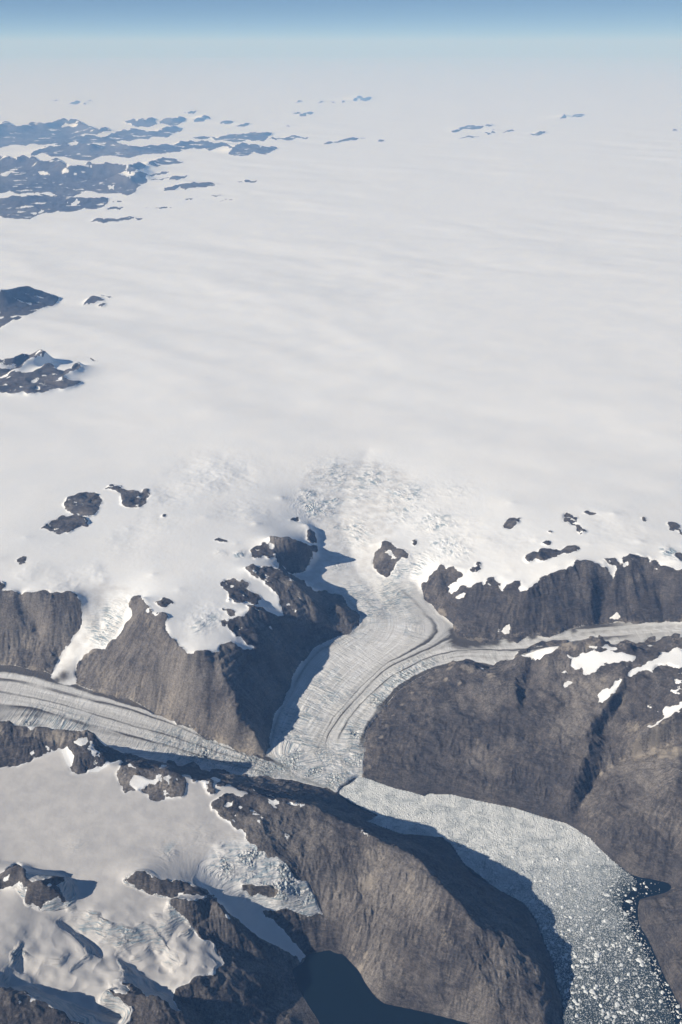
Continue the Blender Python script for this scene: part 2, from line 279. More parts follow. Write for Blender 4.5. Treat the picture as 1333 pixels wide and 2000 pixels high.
# ------------------------------------------------------------------ rock outlines (pixel outlines of the photograph, draped on the survey)
ROCK = {
 'cliff_left': "-600 1150; -60 1150; 0 1151; 25 1153; 50 1158; 100 1159; 143 1157; 152 1164; 160 1180; 163 1200; 160 1222; 150 1240; 138 1252; 128 1264; 118 1282; 105 1298; 97 1316; 60 1308; 0 1300; -60 1297; -600 1290",
 'spur_front': "276 1164; 266 1165; 256 1172; 252 1188; 258 1200; 252 1215; 240 1232; 228 1250; 210 1262; 193 1270; 175 1280; 160 1290; 152 1297; 147 1315; 150 1335; 170 1345; 200 1354; 240 1367; 290 1384; 330 1401; 370 1419; 410 1438; 440 1456; 470 1468; 505 1476; 520 1478; 527 1440; 537 1396; 561 1352; 583 1304; 560 1288; 534 1276; 497 1273; 478 1275; 468 1266; 452 1253; 430 1257; 429 1272; 384 1273; 374 1280; 362 1272; 350 1262; 333 1245; 324 1217; 328 1203; 310 1198; 292 1190; 284 1180",
 'spur_back': "478 1108; 490 1105; 500 1108; 520 1108; 540 1111; 546 1101; 556 1112; 565 1122; 580 1128; 600 1146; 625 1153; 648 1161; 680 1185; 704 1203; 701 1222; 670 1241; 628 1260; 612 1267; 583 1304; 555 1318; 500 1300; 478 1275; 500 1268; 480 1258; 460 1245; 445 1225; 445 1215; 455 1207; 478 1205; 485 1195; 482 1183; 495 1183; 520 1195; 555 1204; 550 1185; 545 1165; 530 1150; 510 1135; 490 1128",
 'dome': "528 1048; 533 1045; 555 1050; 580 1057; 605 1066; 620 1066; 622 1078; 610 1095; 597 1115; 575 1120; 562 1117; 552 1105; 540 1093; 538 1080; 525 1062",
 'dome_knob': "488 1075; 500 1068; 518 1060; 528 1065; 538 1078; 535 1090; 500 1093; 492 1088",
 'dome_side': "606 1033; 616 1039; 619 1060; 610 1064; 598 1055; 600 1044",
 'shade_rock': "430 1140; 445 1132; 470 1138; 475 1128; 487 1140; 480 1150; 500 1160; 512 1172; 505 1182; 480 1175; 460 1180; 445 1175; 442 1155",
 'shade_rock_b': "432 1187; 450 1190; 462 1196; 460 1203; 445 1200", 'shade_rock_c': "432 1212; 440 1209; 445 1216; 440 1225; 433 1222",
 'range_right': "822 1147; 837 1131; 848 1118; 856 1108; 862 1102; 870 1114; 880 1108; 887 1106; 900 1118; 916 1113; 929 1110; 930 1099; 940 1098; 940 1113; 929 1118; 911 1121; 895 1131; 882 1142; 868 1145; 880 1150; 874 1160; 884 1163; 890 1158; 898 1144; 929 1142; 945 1139; 958 1128; 969 1125; 966 1134; 979 1142; 981 1158; 986 1161; 992 1144; 1005 1135; 1017 1134; 1010 1150; 1017 1157; 1028 1155; 1043 1142; 1059 1126; 1077 1121; 1112 1107; 1127 1094; 1151 1097; 1172 1105; 1188 1113; 1190 1121; 1201 1131; 1204 1118; 1214 1102; 1217 1089; 1230 1083; 1246 1084; 1270 1092; 1288 1100; 1293 1108; 1311 1108; 1333 1115; 1410 1120; 1950 1135; 1950 1205; 1410 1214; 1333 1216; 1246 1220; 1167 1220; 1109 1231; 1036 1241; 983 1247; 930 1250; 895 1246; 885 1222; 851 1191; 827 1160",
 'massif_right': "714 1431; 713 1450; 711 1480; 709 1500; 711 1522; 738 1530; 767 1541; 814 1552; 830 1558; 840 1553; 887 1555; 932 1566; 1008 1582; 1070 1601; 1109 1611; 1154 1640; 1193 1680; 1232 1711; 1259 1718; 1316 1728; 1318 1736; 1410 1716; 1950 1660; 1950 1236; 1420 1242; 1333 1242; 1314 1241; 1298 1243; 1290 1252; 1246 1255; 1230 1254; 1221 1250; 1206 1262; 1193 1262; 1180 1250; 1169 1242; 1151 1243; 1109 1251; 1070 1254; 1049 1258; 1012 1274; 1003 1287; 985 1292; 964 1301; 950 1304; 930 1297; 908 1291; 878 1297; 864 1304; 838 1314; 785 1345; 752 1380; 735 1400",
 'hill_corner': "1246 1757; 1280 1748; 1318 1738; 1410 1716; 1950 1660; 1800 2130; 1420 2130; 1380 2070; 1333 1974; 1298 1906; 1266 1835; 1245 1790",
 'ridge_front': "413 1573; 426 1589; 445 1605; 463 1623; 481 1636; 497 1652; 518 1665; 544 1676; 560 1689; 572 1707; 587 1720; 606 1736; 619 1757; 627 1778; 635 1791; 650 1800; 662 1812; 664 1840; 660 1856; 668 1866; 687 1881; 703 1900; 732 1948; 750 1963; 863 1987; 930 2004; 1020 2110; 1112 2130; 1100 2000; 1098 1949; 1086 1923; 1083 1883; 1065 1844; 1049 1799; 1025 1765; 972 1735; 906 1685; 884 1648; 866 1634; 840 1629; 732 1611; 712 1600; 746 1594; 690 1566; 664 1546; 634 1539; 602 1531; 571 1523; 534 1521; 487 1519; 455 1514; 430 1526; 423 1538; 455 1536; 480 1547; 505 1559; 478 1553; 455 1550; 440 1552; 425 1562",
 'cliff_ridge': "-600 1398; -60 1404; 0 1409; 26 1414; 34 1419; 89 1417; 100 1423; 129 1425; 168 1424; 184 1431; 190 1445; 200 1455; 230 1466; 260 1476; 300 1484; 350 1496; 400 1509; 455 1514; 440 1526; 410 1521; 395 1529; 375 1522; 350 1513; 339 1509; 333 1498; 323 1495; 299 1505; 278 1501; 265 1495; 252 1488; 240 1487; 225 1488; 212 1487; 207 1493; 184 1501; 168 1511; 155 1515; 140 1509; 137 1499; 144 1490; 143 1474; 134 1461; 118 1461; 105 1472; 92 1474; 68 1482; 53 1489; 34 1498; 16 1497; -60 1500; -600 1500",
 'snowfield_rock': "228 1511; 236 1493; 252 1488; 265 1495; 278 1501; 299 1505; 312 1501; 323 1495; 333 1498; 339 1509; 350 1513; 363 1518; 364 1542; 350 1558; 325 1561; 315 1565; 291 1561; 291 1553; 273 1543; 257 1545; 244 1552; 239 1535; 231 1527",
 'snowfield_rock_b': "395 1527; 410 1520; 418 1525; 422 1545; 415 1555; 405 1550; 400 1540",
 'icefall_rock': "472 1731; 498 1730; 519 1734; 540 1736; 564 1739; 553 1747; 524 1755; 488 1751; 477 1744",
 'corner_peak': "-20 1722; 0 1709; 16 1694; 26 1688; 39 1688; 47 1697; 52 1701; 50 1707; 55 1718; 79 1723; 95 1719; 116 1712; 123 1712; 130 1723; 116 1728; 102 1729; 118 1741; 135 1765; 126 1768; 79 1778; 71 1773; 50 1757; 47 1741; 42 1728; 34 1726; 21 1732; 0 1737; -20 1742",
 'hump': "242 1723; 252 1714; 263 1705; 273 1702; 286 1705; 302 1714; 318 1722; 350 1722; 364 1726; 388 1735; 409 1747; 395 1752; 360 1750; 323 1752; 305 1749; 284 1743; 263 1732",
 'slope_rock': "330 1762; 346 1756; 364 1758; 383 1763; 390 1757; 406 1749; 435 1769; 443 1783; 459 1807; 474 1823; 501 1844; 530 1882; 550 1895; 575 1925; 600 1965; 620 1995; 650 2060; 660 2130; 420 2130; 400 2060; 380 2000; 352 1975; 340 1945; 346 1930; 369 1924; 396 1909; 422 1902; 440 1883; 424 1859; 409 1838; 377 1813; 367 1800; 346 1783; 335 1770",
 'lower_rock': "207 1933; 218 1932; 228 1938; 249 1946; 255 1935; 240 1925; 228 1911; 250 1921; 280 1941; 294 1945; 315 1951; 331 1962; 350 1978; 380 2000; 400 2060; 420 2130; 260 2130; 250 2000; 262 1975; 249 1962; 223 1946",
 'inlet_rock': "514 1782; 524 1783; 540 1782; 579 1785; 606 1790; 632 1791; 650 1800; 664 1815; 668 1840; 660 1855; 625 1864; 602 1872; 598 1866; 566 1831; 535 1796",
 'inlet_rock_b': "409 1748; 448 1784; 487 1818; 540 1850; 587 1882; 575 1905; 545 1895; 525 1880; 500 1844; 473 1823; 458 1807; 442 1783; 434 1769",
 'corner_mountain': "-60 1922; 0 1932; 16 1933; 34 1936; 63 1945; 87 1957; 110 1972; 131 1986; 152 1999; 190 2040; 260 2130; -100 2130",
}
NUNATAK = {   # outcrops standing out of the ice, near ones
 'n01': "126 989; 129 981; 142 971; 158 964; 181 961; 194 968; 200 979; 193 989; 190 1002; 179 1008; 165 1009; 152 1002; 139 1002; 129 995",
 'n02': "79 1035; 89 1026; 105 1016; 118 1008; 142 1006; 158 1009; 168 1012; 173 1018; 173 1029; 158 1029; 142 1039; 126 1040; 105 1039",
 'n03': "202 958; 231 951; 244 956; 263 958; 278 964; 291 956; 295 966; 286 984; 263 991; 252 992; 239 987; 238 974; 236 963; 223 958",
 'n04': "32 1096; 39 1090; 53 1089; 49 1102; 39 1106", 'n05': "314 1013; 320 1006; 326 1008; 323 1012",
 'n06': "-4 1138; 4 1137; 9 1140; 10 1147; 7 1151; -4 1150", 'n07': "303 1177; 312 1175; 318 1169; 331 1171; 341 1177; 339 1182; 323 1188; 310 1184",
 'n08': "418 1055; 426 1051; 437 1054; 445 1059; 430 1060", 'n09': "567 1019; 570 1013; 581 1009; 585 1015; 577 1019",
 'n10': "746 1060; 753 1056; 764 1060; 775 1072; 785 1073; 792 1079; 799 1086; 796 1093; 785 1090; 777 1097; 771 1107; 764 1118; 759 1128; 751 1128; 740 1121; 730 1107; 727 1100; 732 1086; 740 1073",
 'n11': "806 1056; 811 1053; 816 1057; 815 1065; 806 1064", 'n12': "981 1028; 990 1017; 1003 1012; 1014 1012; 1019 1012; 1014 1022; 1004 1029; 985 1031",
 'n13': "1104 1002; 1114 1004; 1120 1013; 1126 1012; 1127 1023; 1138 1033; 1146 1038; 1140 1044; 1130 1042; 1126 1031; 1117 1026; 1105 1021",
 'n14': "1140 1001; 1152 1000; 1165 1004; 1158 1006; 1146 1004", 'n15': "1057 1063; 1064 1059; 1075 1060; 1078 1063; 1067 1066",
 'n16': "1071 1040; 1075 1037; 1080 1040; 1075 1042", 'n17': "1025 1093; 1036 1081; 1056 1071; 1075 1072; 1096 1076; 1099 1073; 1114 1068; 1126 1066; 1135 1068; 1125 1079; 1099 1081; 1083 1089; 1059 1097; 1041 1097; 1029 1096",
 'n18': "1177 1092; 1188 1093; 1211 1102; 1206 1110; 1190 1105", 'n19': "1254 1013; 1259 1011; 1271 1020; 1256 1019",
 'n20': "1304 1020; 1317 1022; 1327 1027; 1333 1040; 1345 1050; 1330 1046; 1324 1038; 1306 1035", 'n21': "1319 1082; 1333 1084; 1350 1097; 1330 1096",
}
FAR = {   # name: (outline, share of its height that is real relief, height cap km)
 'm01': ("-60 564; 0 565; 16 563; 23 560; 56 557; 68 563; 90 570; 110 573; 117 579; 112 589; 104 597; 85 601; 68 609; 52 616; 27 624; 11 634; 0 642; -60 655", .8, .75),
 'm02': ("163 595; 169 586; 178 576; 191 578; 203 584; 203 587; 191 588; 178 592", .7, .3), 'm03': ("193 577; 203 576; 221 579; 211 580; 200 578", .5, .1), 'm04': ("193 597; 194 592; 207 590; 201 597", .5, .1),
 'm05': ("-60 704; 0 698; 13 697; 36 687; 61 680; 81 679; 91 683; 85 689; 61 695; 45 708; 25 719; 23 724; 45 725; 61 725; 77 717; 85 712; 88 707; 99 706; 110 709; 104 717; 126 718; 139 714; 144 703; 153 700; 158 707; 153 721; 137 722; 126 730; 124 737; 137 742; 155 742; 162 744; 149 751; 115 757; 97 762; 81 766; 54 769; 23 769; 0 765; -60 758", .6, .5),
 'm06': ("171 698; 180 700; 194 706; 183 706", .5, .1),
 'f01': ("-60 240; 0 240; 25 242; 47 241; 63 236; 72 239; 78 236; 98 235; 110 232; 127 229; 155 232; 170 240; 186 247; 193 249; 204 243; 215 250; 222 252; 200 256; 176 260; 155 264; 180 264; 215 262; 230 255; 240 251; 260 249; 289 256; 313 250; 340 243; 362 249; 346 258; 327 269; 289 273; 240 274; 183 278; 136 279; 87 283; 50 285; 0 289; -60 291", .6, 1.1),
 'f02': ("242 237; 251 233; 273 231; 286 233; 297 226; 305 231; 308 242; 292 249; 265 249; 257 243", .8, 1.0), 'f03': ("312 242; 319 231; 335 229; 354 225; 362 231; 367 238; 351 242; 330 245", .8, 1.0),
 'f04': ("378 238; 384 229; 400 222; 411 229; 416 234; 397 238", .8, 1.0), 'f05': ("358 220; 373 216; 386 214; 384 217", .6, .4), 'f06': ("430 244; 432 237; 454 235; 458 239; 443 243", .7, .5),
 'f07': ("457 250; 467 243; 481 238; 492 241; 478 247", .7, .5), 'f08': ("373 269; 405 266; 443 264; 446 260; 473 260; 497 257; 533 259; 524 269; 484 272; 432 273; 394 272", .7, .7),
 'f09': ("524 271; 533 266; 560 267; 581 266; 605 268; 587 270; 554 272", .6, .3),
 'f10': ("60 302; 74 291; 106 284; 149 281; 183 279; 198 281; 248 281; 292 281; 316 279; 335 281; 373 272; 411 274; 438 277; 470 277; 505 280; 508 287; 529 284; 543 291; 497 297; 446 301; 455 288; 430 288; 389 291; 351 297; 303 300; 200 304; 99 306; 69 304", .7, 1.0),
 'f11': ("-60 299; 0 301; 15 302; 32 307; 57 306; 99 311; 131 318; 173 313; 223 316; 260 316; 297 313; 303 312; 324 307; 346 311; 361 316; 346 320; 316 322; 281 328; 230 337; 254 345; 270 335; 289 337; 284 345; 289 355; 267 366; 265 376; 200 378; 158 378; 74 378; 0 379; -60 380", .5, .9),
 'f12': ("-60 384; 0 383; 15 385; 50 382; 72 378; 111 380; 144 385; 186 383; 215 387; 210 398; 178 408; 124 413; 106 415; 74 420; 7 425; -60 427", .5, .6),
 'f13': ("207 409; 215 404; 240 402; 241 405; 223 408", .5, .15), 'f14': ("215 399; 230 392; 239 395", .5, .2), 'f15': ("173 432; 188 425; 218 424; 228 427; 280 427; 248 430; 213 433", .5, .2),
 'f16': ("330 353; 335 343; 365 342; 367 344; 351 350", .5, .3), 'f17': ("320 373; 322 365; 351 360; 389 357; 413 355; 432 360; 400 366; 362 370", .6, .4), 'f18': ("462 353; 486 350; 506 353; 492 357; 475 355", .5, .2),
 'f19': ("358 389; 373 387; 389 384; 373 390", .4, .1), 'f20': ("411 381; 424 378; 435 379; 421 385", .5, .2), 'f21': ("304 407; 316 404; 338 407; 316 408", .4, .1), 'f22': ("282 408; 289 405; 293 408", .4, .1), 'f23': ("430 394; 454 389; 455 392", .4, .1),
 'f24': ("632 281; 655 277; 675 270; 695 268; 715 270; 691 274; 664 278; 641 281", .6, .4), 'f25': ("737 276; 742 271; 752 274; 745 277", .6, .3),
 'f26': ("576 201; 584 194; 593 200", .8, .8), 'f27': ("621 201; 629 196; 638 200", .8, .6), 'f28': ("648 200; 652 197; 656 200", .7, .4), 'f29': ("667 200; 672 194; 676 200", .8, .8), 'f30': ("688 197; 693 189; 707 188; 722 186; 727 189; 722 196; 711 197; 700 194; 695 198", .8, .9),
 'f31': ("571 223; 578 218; 599 220; 608 216; 614 221; 599 222; 598 227; 585 227; 587 223", .6, .5), 'f32': ("556 248; 563 241; 567 247", .8, .6),
 'f33': ("881 257; 903 250; 895 249; 920 244; 942 245; 963 242; 963 246; 931 252; 899 256", .6, .5), 'f34': ("897 272; 920 265; 949 263; 924 269", .6, .3), 'f35': ("945 259; 954 263; 970 259; 962 252; 968 254; 950 257", .5, .2),
 'f36': ("980 259; 1002 253; 1007 256; 984 260", .5, .3), 'f37': ("1033 262; 1055 255; 1067 255; 1064 260", .6, .4), 'f38': ("1094 233; 1102 219; 1108 232", .9, 1.2), 'f39': ("1117 229; 1123 223; 1149 224; 1130 229", .7, .5), 'f40': ("1312 254; 1321 252; 1325 256", .6, .2),
 'f41': ("135 203; 149 195; 160 196; 158 201", .8, .8), 'f42': ("162 204; 171 195; 183 196; 182 201", .8, .8), 'f43': ("104 199; 109 194; 115 195", .8, .5),
 'f44': ("291 346; 318 340; 332 337; 312 338; 295 341", .4, .1), 'f45': ("290 353; 316 349; 336 346; 318 352", .4, .1),
}
SNOW = [   # snow lying on the rock
 "1017 1283; 1030 1276; 1051 1263; 1072 1259; 1096 1260; 1085 1272; 1064 1281; 1049 1292; 1033 1289",
 "1112 1292; 1125 1287; 1146 1276; 1167 1277; 1204 1277; 1243 1281; 1232 1292; 1206 1298; 1177 1297; 1167 1308; 1154 1318; 1143 1321; 1138 1305; 1117 1302",
 "1137 1263; 1167 1262; 1204 1264; 1206 1270; 1167 1267; 1140 1266",
 "1226 1326; 1230 1313; 1251 1305; 1285 1287; 1295 1275; 1333 1273; 1410 1270; 1410 1300; 1333 1302; 1311 1301; 1280 1304; 1259 1310; 1240 1322",
 "1164 1360; 1193 1347; 1201 1334; 1215 1330; 1211 1339; 1193 1358; 1177 1375; 1167 1375; 1171 1368",
 "1091 1350; 1104 1334; 1125 1339; 1106 1343", "1263 1421; 1280 1415; 1298 1402; 1293 1389; 1316 1379; 1333 1371; 1400 1345; 1400 1362; 1333 1384; 1311 1400; 1293 1410; 1272 1423",
 "1264 1261; 1270 1259; 1277 1263; 1270 1266", "142 1448; 157 1443; 173 1441; 168 1456; 157 1459", "253 1530; 307 1529; 305 1533; 256 1535", "265 1538; 295 1534; 280 1541", "235 1520; 249 1512; 244 1519",
 "0 1724; 10 1715; 26 1708; 34 1709; 16 1720", "440 1574; 462 1565; 452 1578; 436 1579", "465 1575; 475 1577; 470 1582", "455 1596; 466 1590; 462 1597",
 "888 1172; 900 1164; 909 1159; 908 1167; 895 1174", "912 1173; 926 1164; 922 1171", "978 1238; 983 1229; 990 1222; 997 1231; 998 1242; 986 1242", "968 1233; 975 1229; 976 1237", "1006 1190; 1014 1176; 1021 1172; 1016 1180; 1008 1191",
 "1217 1105; 1230 1098; 1226 1108; 1214 1110", "1230 1092; 1238 1091; 1236 1097", "1272 1124; 1290 1107; 1284 1117; 1278 1124", "941 1141; 952 1137; 950 1143; 944 1146",
 "59 749; 67 740; 77 737; 74 744; 66 749", "68 762; 72 753; 76 755; 78 762", "45 1745; 52 1735; 56 1738; 50 1746", "293 1198; 312 1201; 305 1206", "280 1196; 290 1190; 294 1197",
 "552 1139; 565 1143; 560 1146", "505 1130; 520 1134; 535 1143; 522 1140", "520 1164; 535 1168; 545 1180; 530 1174", "520 1222; 536 1230; 530 1232", "560 1571; 590 1572; 588 1574; 566 1574", "530 1565; 538 1572; 533 1573",
 "0 342; 12 336; 35 338; 10 345", "158 321; 183 323; 165 326", "120 246; 155 241; 150 247; 125 249", "75 338; 92 335; 98 343; 82 342", "140 340; 152 337; 150 342", "128 394; 150 389; 157 397; 140 400", "60 416; 90 413; 80 417", "210 364; 225 361; 222 370; 212 368",
]
def px_ring(s, seed=0, levels=2, amp=0.16):
    """closed outline with naturally ragged edges"""
    p = P2(s); rng = np.random.default_rng(seed)
    for _ in range(levels):
        q = np.roll(p, -1, 0); d = q - p; n = np.stack([-d[:, 1], d[:, 0]], 1)
        m = (p + q) / 2 + n * rng.normal(0, amp, (len(p), 1)).clip(-.3, .3)
        p = np.stack([p, m], 1).reshape(-1, 2)
    return p
# far outcrops: footprint and relief
WORLD = {}
for k, (s, share, cap) in FAR.items():
    p = px_ring(s, len(WORLD) + 7, 2, .10)
    cx, cy = p.mean(0); r0 = 60.
    for _ in range(6):
        x, y = at(cx, cy, ice_level(r0)); r0 = float(np.hypot(x, y))
    base = float(ice_level(r0)); q = np.roll(p, -1, 0)
    t = np.zeros(len(p)); hh = np.zeros(len(p))
    for i, (a, b) in enumerate(p):
        lo = (np.minimum(p[:, 0], q[:, 0]) <= a) & (np.maximum(p[:, 0], q[:, 0]) >= a)
        den = np.where(np.abs(q[:, 0] - p[:, 0]) < 1e-6, 1, q[:, 0] - p[:, 0])
        ys = (p[:, 1] + (q[:, 1] - p[:, 1]) * np.clip((a - p[:, 0]) / den, 0, 1))[lo]
        top, bot = ys.min(), ys.max()
        t[i] = (bot - b) / max(bot - top, 1e-3) if bot - top > .8 else 0
        hh[i] = min(share * .62 * (bot - top) * r0 / FPX, cap)
    z = base + hh * t
    x, y = at(p[:, 0], p[:, 1], z)
    WORLD[k] = (x, y)
    f.line(np.append(x, x[0]), np.append(y, y[0]), np.append(z, z[0]))
    # the ice comes back down behind the crest
    up = t > .6
    if up.any():
        rr = np.hypot(x[up], y[up]); back = 1 + 0.9 * hh[up] / rr + .004
        for xa, ya, b in zip(x[up], y[up], back):
            f.line([xa * b], [ya * b], [base + .002])
rows = np.exp(LR0 + np.arange(NR) * H0)[:, None]
z0 = np.broadcast_to(ice_level(rows), (NR, NT)).astype(np.float32)
w = np.broadcast_to(np.clip((np.log(rows) - math.log(22.5)) / .12, 0, 1) * 0.02 + np.clip((np.log(rows) - math.log(60)) / .5, 0, 1) * .03, (NR, NT)).astype(np.float32)
BASE = f.solve(w.copy(), z0.copy())
BASE = blur(BASE, 2)
print("solve", round(time.time() - T_START, 1))
# ------------------------------------------------------------------ drape pixel outlines on the survey
def drape(p):
    dx, dy, dz = ray(p[:, 0], p[:, 1])
    tt = np.exp(np.linspace(math.log(7.0), math.log(800.0), 2800))
    hd = np.hypot(dx, dy)
    X = dx[:, None] / hd[:, None] * tt; Y = dy[:, None] / hd[:, None] * tt
    Z = CAM_H + dz[:, None] / hd[:, None] * tt
    gi, gj = to_grid(X, Y); G = Z - bil(BASE, gi, gj)
    ox = np.zeros(len(p)); oy = np.zeros(len(p))
    for i in range(len(p)):
        near = np.nonzero(G[i] < 0.035 * tt / 15)[0]
        if not len(near): near = np.array([len(tt) - 1])
        k = near[0]
        win = np.nonzero(tt[k:] < tt[k] * 1.02 + .0)[0]; seg = G[i, k:k + len(win)]
        neg = np.nonzero(seg < 0)[0]
        j = k + (neg[0] if len(neg) else int(np.argmin(seg)))
        ox[i], oy[i] = X[i, j], Y[i, j]
    return ox, oy
seed = 100
for d in (ROCK, NUNATAK):
    for k, s in d.items():
        seed += 1; WORLD[k] = drape(px_ring(s, seed, 2))
SNOWW = [drape(px_ring(s, 300 + i, 2)) for i, s in enumerate(SNOW)]
# ------------------------------------------------------------------ render grid
DH = 0.00090
th = np.arange(-0.60, 0.60, DH)
lr = list(np.arange(math.log(6.6), math.log(27.0), DH))
dep = np.concatenate([np.linspace(math.atan(9.1 / 27.0), R(6), 400)[1:], np.linspace(R(6), math.atan(8.4 / 900), 480)[1:]])
hgt = np.interp(dep, [math.atan(8.4 / 900), math.atan(9.1 / 27.0)], [8.4, 9.1])
lr = np.array(lr + list(np.log(hgt / np.tan(dep))))
M, N = len(lr), len(th)
GI = np.broadcast_to(((lr - LR0) / H0)[:, None], (M, N)); GJ = np.broadcast_to(((th - TH0) / H0)[None], (M, N))
rr = np.exp(lr)[:, None]
X = (rr * np.sin(th)[None]).astype(np.float32); Y = (rr * np.cos(th)[None]).astype(np.float32)
Z = bil(BASE, GI, GJ).astype(np.float32)
RR = np.broadcast_to(rr, (M, N)).astype(np.float32)
print("grid", M, N, M * N)
def fill(wx, wy):
    """slice and mask of the render-grid vertices inside a world outline"""
    a = np.arctan2(wx, wy); b = np.log(np.hypot(wx, wy))
    i0, i1 = np.searchsorted(lr, b.min()) , np.searchsorted(lr, b.max())
    j0, j1 = np.searchsorted(th, a.min()), np.searchsorted(th, a.max())
    if i1 <= i0 or j1 <= j0: return (slice(0, 0), slice(0, 0)), np.zeros((0, 0), bool)
    m = np.zeros((i1 - i0, j1 - j0), bool); tj = th[j0:j1]
    for k in range(i0, i1):
        v = lr[k]; b2 = np.roll(b, -1); a2 = np.roll(a, -1)
        c = (b <= v) != (b2 <= v)
        xs = np.sort(a[c] + (v - b[c]) / (b2[c] - b[c]) * (a2[c] - a[c]))
        m[k - i0] = np.searchsorted(xs, tj) % 2 == 1
    return (slice(i0, i1), slice(j0, j1)), m
REG = np.zeros((M, N), np.int16); ROCKM = np.zeros((M, N), np.float32)
IDS = {}
def paint(name, ring, rock):
    IDS.setdefault(name, len(IDS) + 1)
    sl, m = fill(*ring)
    REG[sl][m] = IDS[name]
    if rock is not None: ROCKM[sl][m] = rock
ICE = {
 'glacier': "600 930; 640 915; 720 900; 790 930; 790 980; 770 1020; 757 1052; 735 1075; 726 1100; 735 1122; 755 1132; 790 1140; 815 1140; 827 1160; 851 1191; 885 1222; 895 1243; 930 1250; 983 1247; 983 1247; 964 1303; 908 1294; 864 1304; 838 1314; 785 1345; 752 1380; 735 1400; 714 1431; 711 1480; 709 1518; 692 1520; 678 1532; 665 1540; 660 1550; 640 1541; 600 1524; 560 1500; 520 1478; 526 1440; 536 1396; 560 1352; 582 1304; 612 1268; 628 1259; 670 1241; 702 1222; 704 1203; 680 1185; 648 1160; 600 1142; 578 1122; 600 1115; 624 1075; 622 1045; 610 1010; 592 970",
 'side_glacier': "983 1247; 1036 1241; 1109 1231; 1167 1220; 1246 1220; 1333 1216; 1410 1213; 1950 1204; 1950 1246; 1410 1252; 1300 1256; 1230 1264; 1170 1257; 1110 1265; 1050 1272; 1016 1286; 964 1303",
 'valley_glacier': "-600 1290; -60 1298; 0 1300; 60 1308; 97 1316; 125 1338; 150 1337; 200 1354; 290 1384; 370 1419; 440 1456; 505 1476; 520 1478; 560 1500; 600 1524; 640 1541; 634 1540; 602 1532; 571 1524; 534 1522; 487 1520; 420 1511; 360 1499; 300 1485; 230 1473; 168 1448; 89 1440; 0 1433; -60 1431; -600 1428",
 'hanging_glacier': "157 1166; 175 1150; 215 1145; 260 1155; 276 1162; 262 1166; 254 1175; 252 1188; 258 1200; 252 1215; 240 1232; 228 1250; 210 1262; 193 1270; 175 1280; 160 1290; 152 1297; 147 1315; 150 1336; 125 1338; 100 1324; 118 1282; 128 1264; 150 1240; 160 1222; 163 1200; 160 1180",
 'icefall_glacier': "400 1675; 420 1650; 460 1640; 481 1636; 518 1665; 560 1689; 587 1720; 606 1736; 619 1757; 627 1779; 632 1790; 606 1789; 579 1784; 540 1781; 524 1783; 512 1774; 535 1796; 566 1831; 598 1867; 587 1881; 540 1849; 487 1817; 448 1783; 409 1747; 388 1735; 380 1715; 390 1690",
 'snowfield': "-600 1500; -60 1500; 34 1500; 118 1461; 140 1509; 240 1487; 350 1513; 413 1523; 455 1536; 505 1559; 413 1573; 481 1636; 460 1640; 420 1650; 400 1675; 380 1715; 388 1735; 409 1747; 440 1883; 340 1945; 350 1978; 400 2060; 420 2130; -100 2130; -500 2130",
}
order = ['snowfield', 'glacier', 'side_glacier', 'valley_glacier', 'hanging_glacier', 'icefall_glacier']
GM = np.zeros((M, N), np.float32)
for i, k in enumerate(order):
    ring = drape(px_ring(ICE[k], 500 + i, 1, .05)); paint(k, ring, None)
    if k != 'snowfield':
        sl, m = fill(*ring); GM[sl][m] = 1
for k in ROCK: paint(k, WORLD[k], 1)
for k in NUNATAK: paint(k, WORLD[k], 1)
for k in FAR: paint(k, WORLD[k], 1)
SREG = np.zeros((M, N), np.int16)
for q, ring in enumerate(SNOWW):
    sl, m = fill(*ring); ROCKM[sl][m] = 0; SREG[sl][m] = q + 1
# hidden back slopes of the mountains belong to the mountains
gy = np.gradient(Z, axis=0) / np.gradient(RR, axis=0); gx = np.gradient(Z, axis=1) / (RR * DH)
SLOPE = np.hypot(gx, gy)
_st, _ct = np.sin(th)[None], np.cos(th)[None]
_facing = -(gy * _st + gx * _ct) * -X - (gy * _ct - gx * _st) * -Y + (CAM_H - Z)
grow = (REG == 0) & (((RR < 19) & (_facing < .6)) | ((RR < 18.6) & (Z < .56)) | ((RR < 14.2) & (Z < .3)))
rock_ids = np.array([IDS[k] for k in ROCK])
for _ in range(140):
    for ax, sh in ((0, 1), (0, -1), (1, 1), (1, -1)):
        nb = np.roll(REG, sh, ax); ok = grow & (REG == 0) & np.isin(nb, rock_ids)
        REG[ok] = nb[ok]; ROCKM[ok] = 1
print("regions", round(time.time() - T_START, 1))
# ------------------------------------------------------------------ noise
def hsh(ix, iy, k):
    h = (ix.astype(np.uint32) * np.uint32(374761393) + iy.astype(np.uint32) * np.uint32(668265263) + np.uint32((k * 2246822519 + 12345) & 0xffffffff))
    h = (h ^ (h >> np.uint32(13))) * np.uint32(1274126177)
    h = (h ^ (h >> np.uint32(16))) * np.uint32(2654435761)
    return ((h ^ (h >> np.uint32(15))) & np.uint32(0xffffff)).astype(np.float32) / np.float32(0xffffff)
def perlin(x, y, k=0):
    xi = np.floor(x); yi = np.floor(y); fx = (x - xi).astype(np.float32); fy = (y - yi).astype(np.float32)
    xi = xi.astype(np.int32); yi = yi.astype(np.int32)
    u = fx * fx * fx * (fx * (fx * 6 - 15) + 10); v = fy * fy * fy * (fy * (fy * 6 - 15) + 10)
    def g(a, b):
        t = hsh(xi + a, yi + b, k) * np.float32(2 * np.pi)
        return np.cos(t) * (fx - a) + np.sin(t) * (fy - b)
    return (g(0, 0) * (1 - u) + g(1, 0) * u) * (1 - v) + (g(0, 1) * (1 - u) + g(1, 1) * u) * v
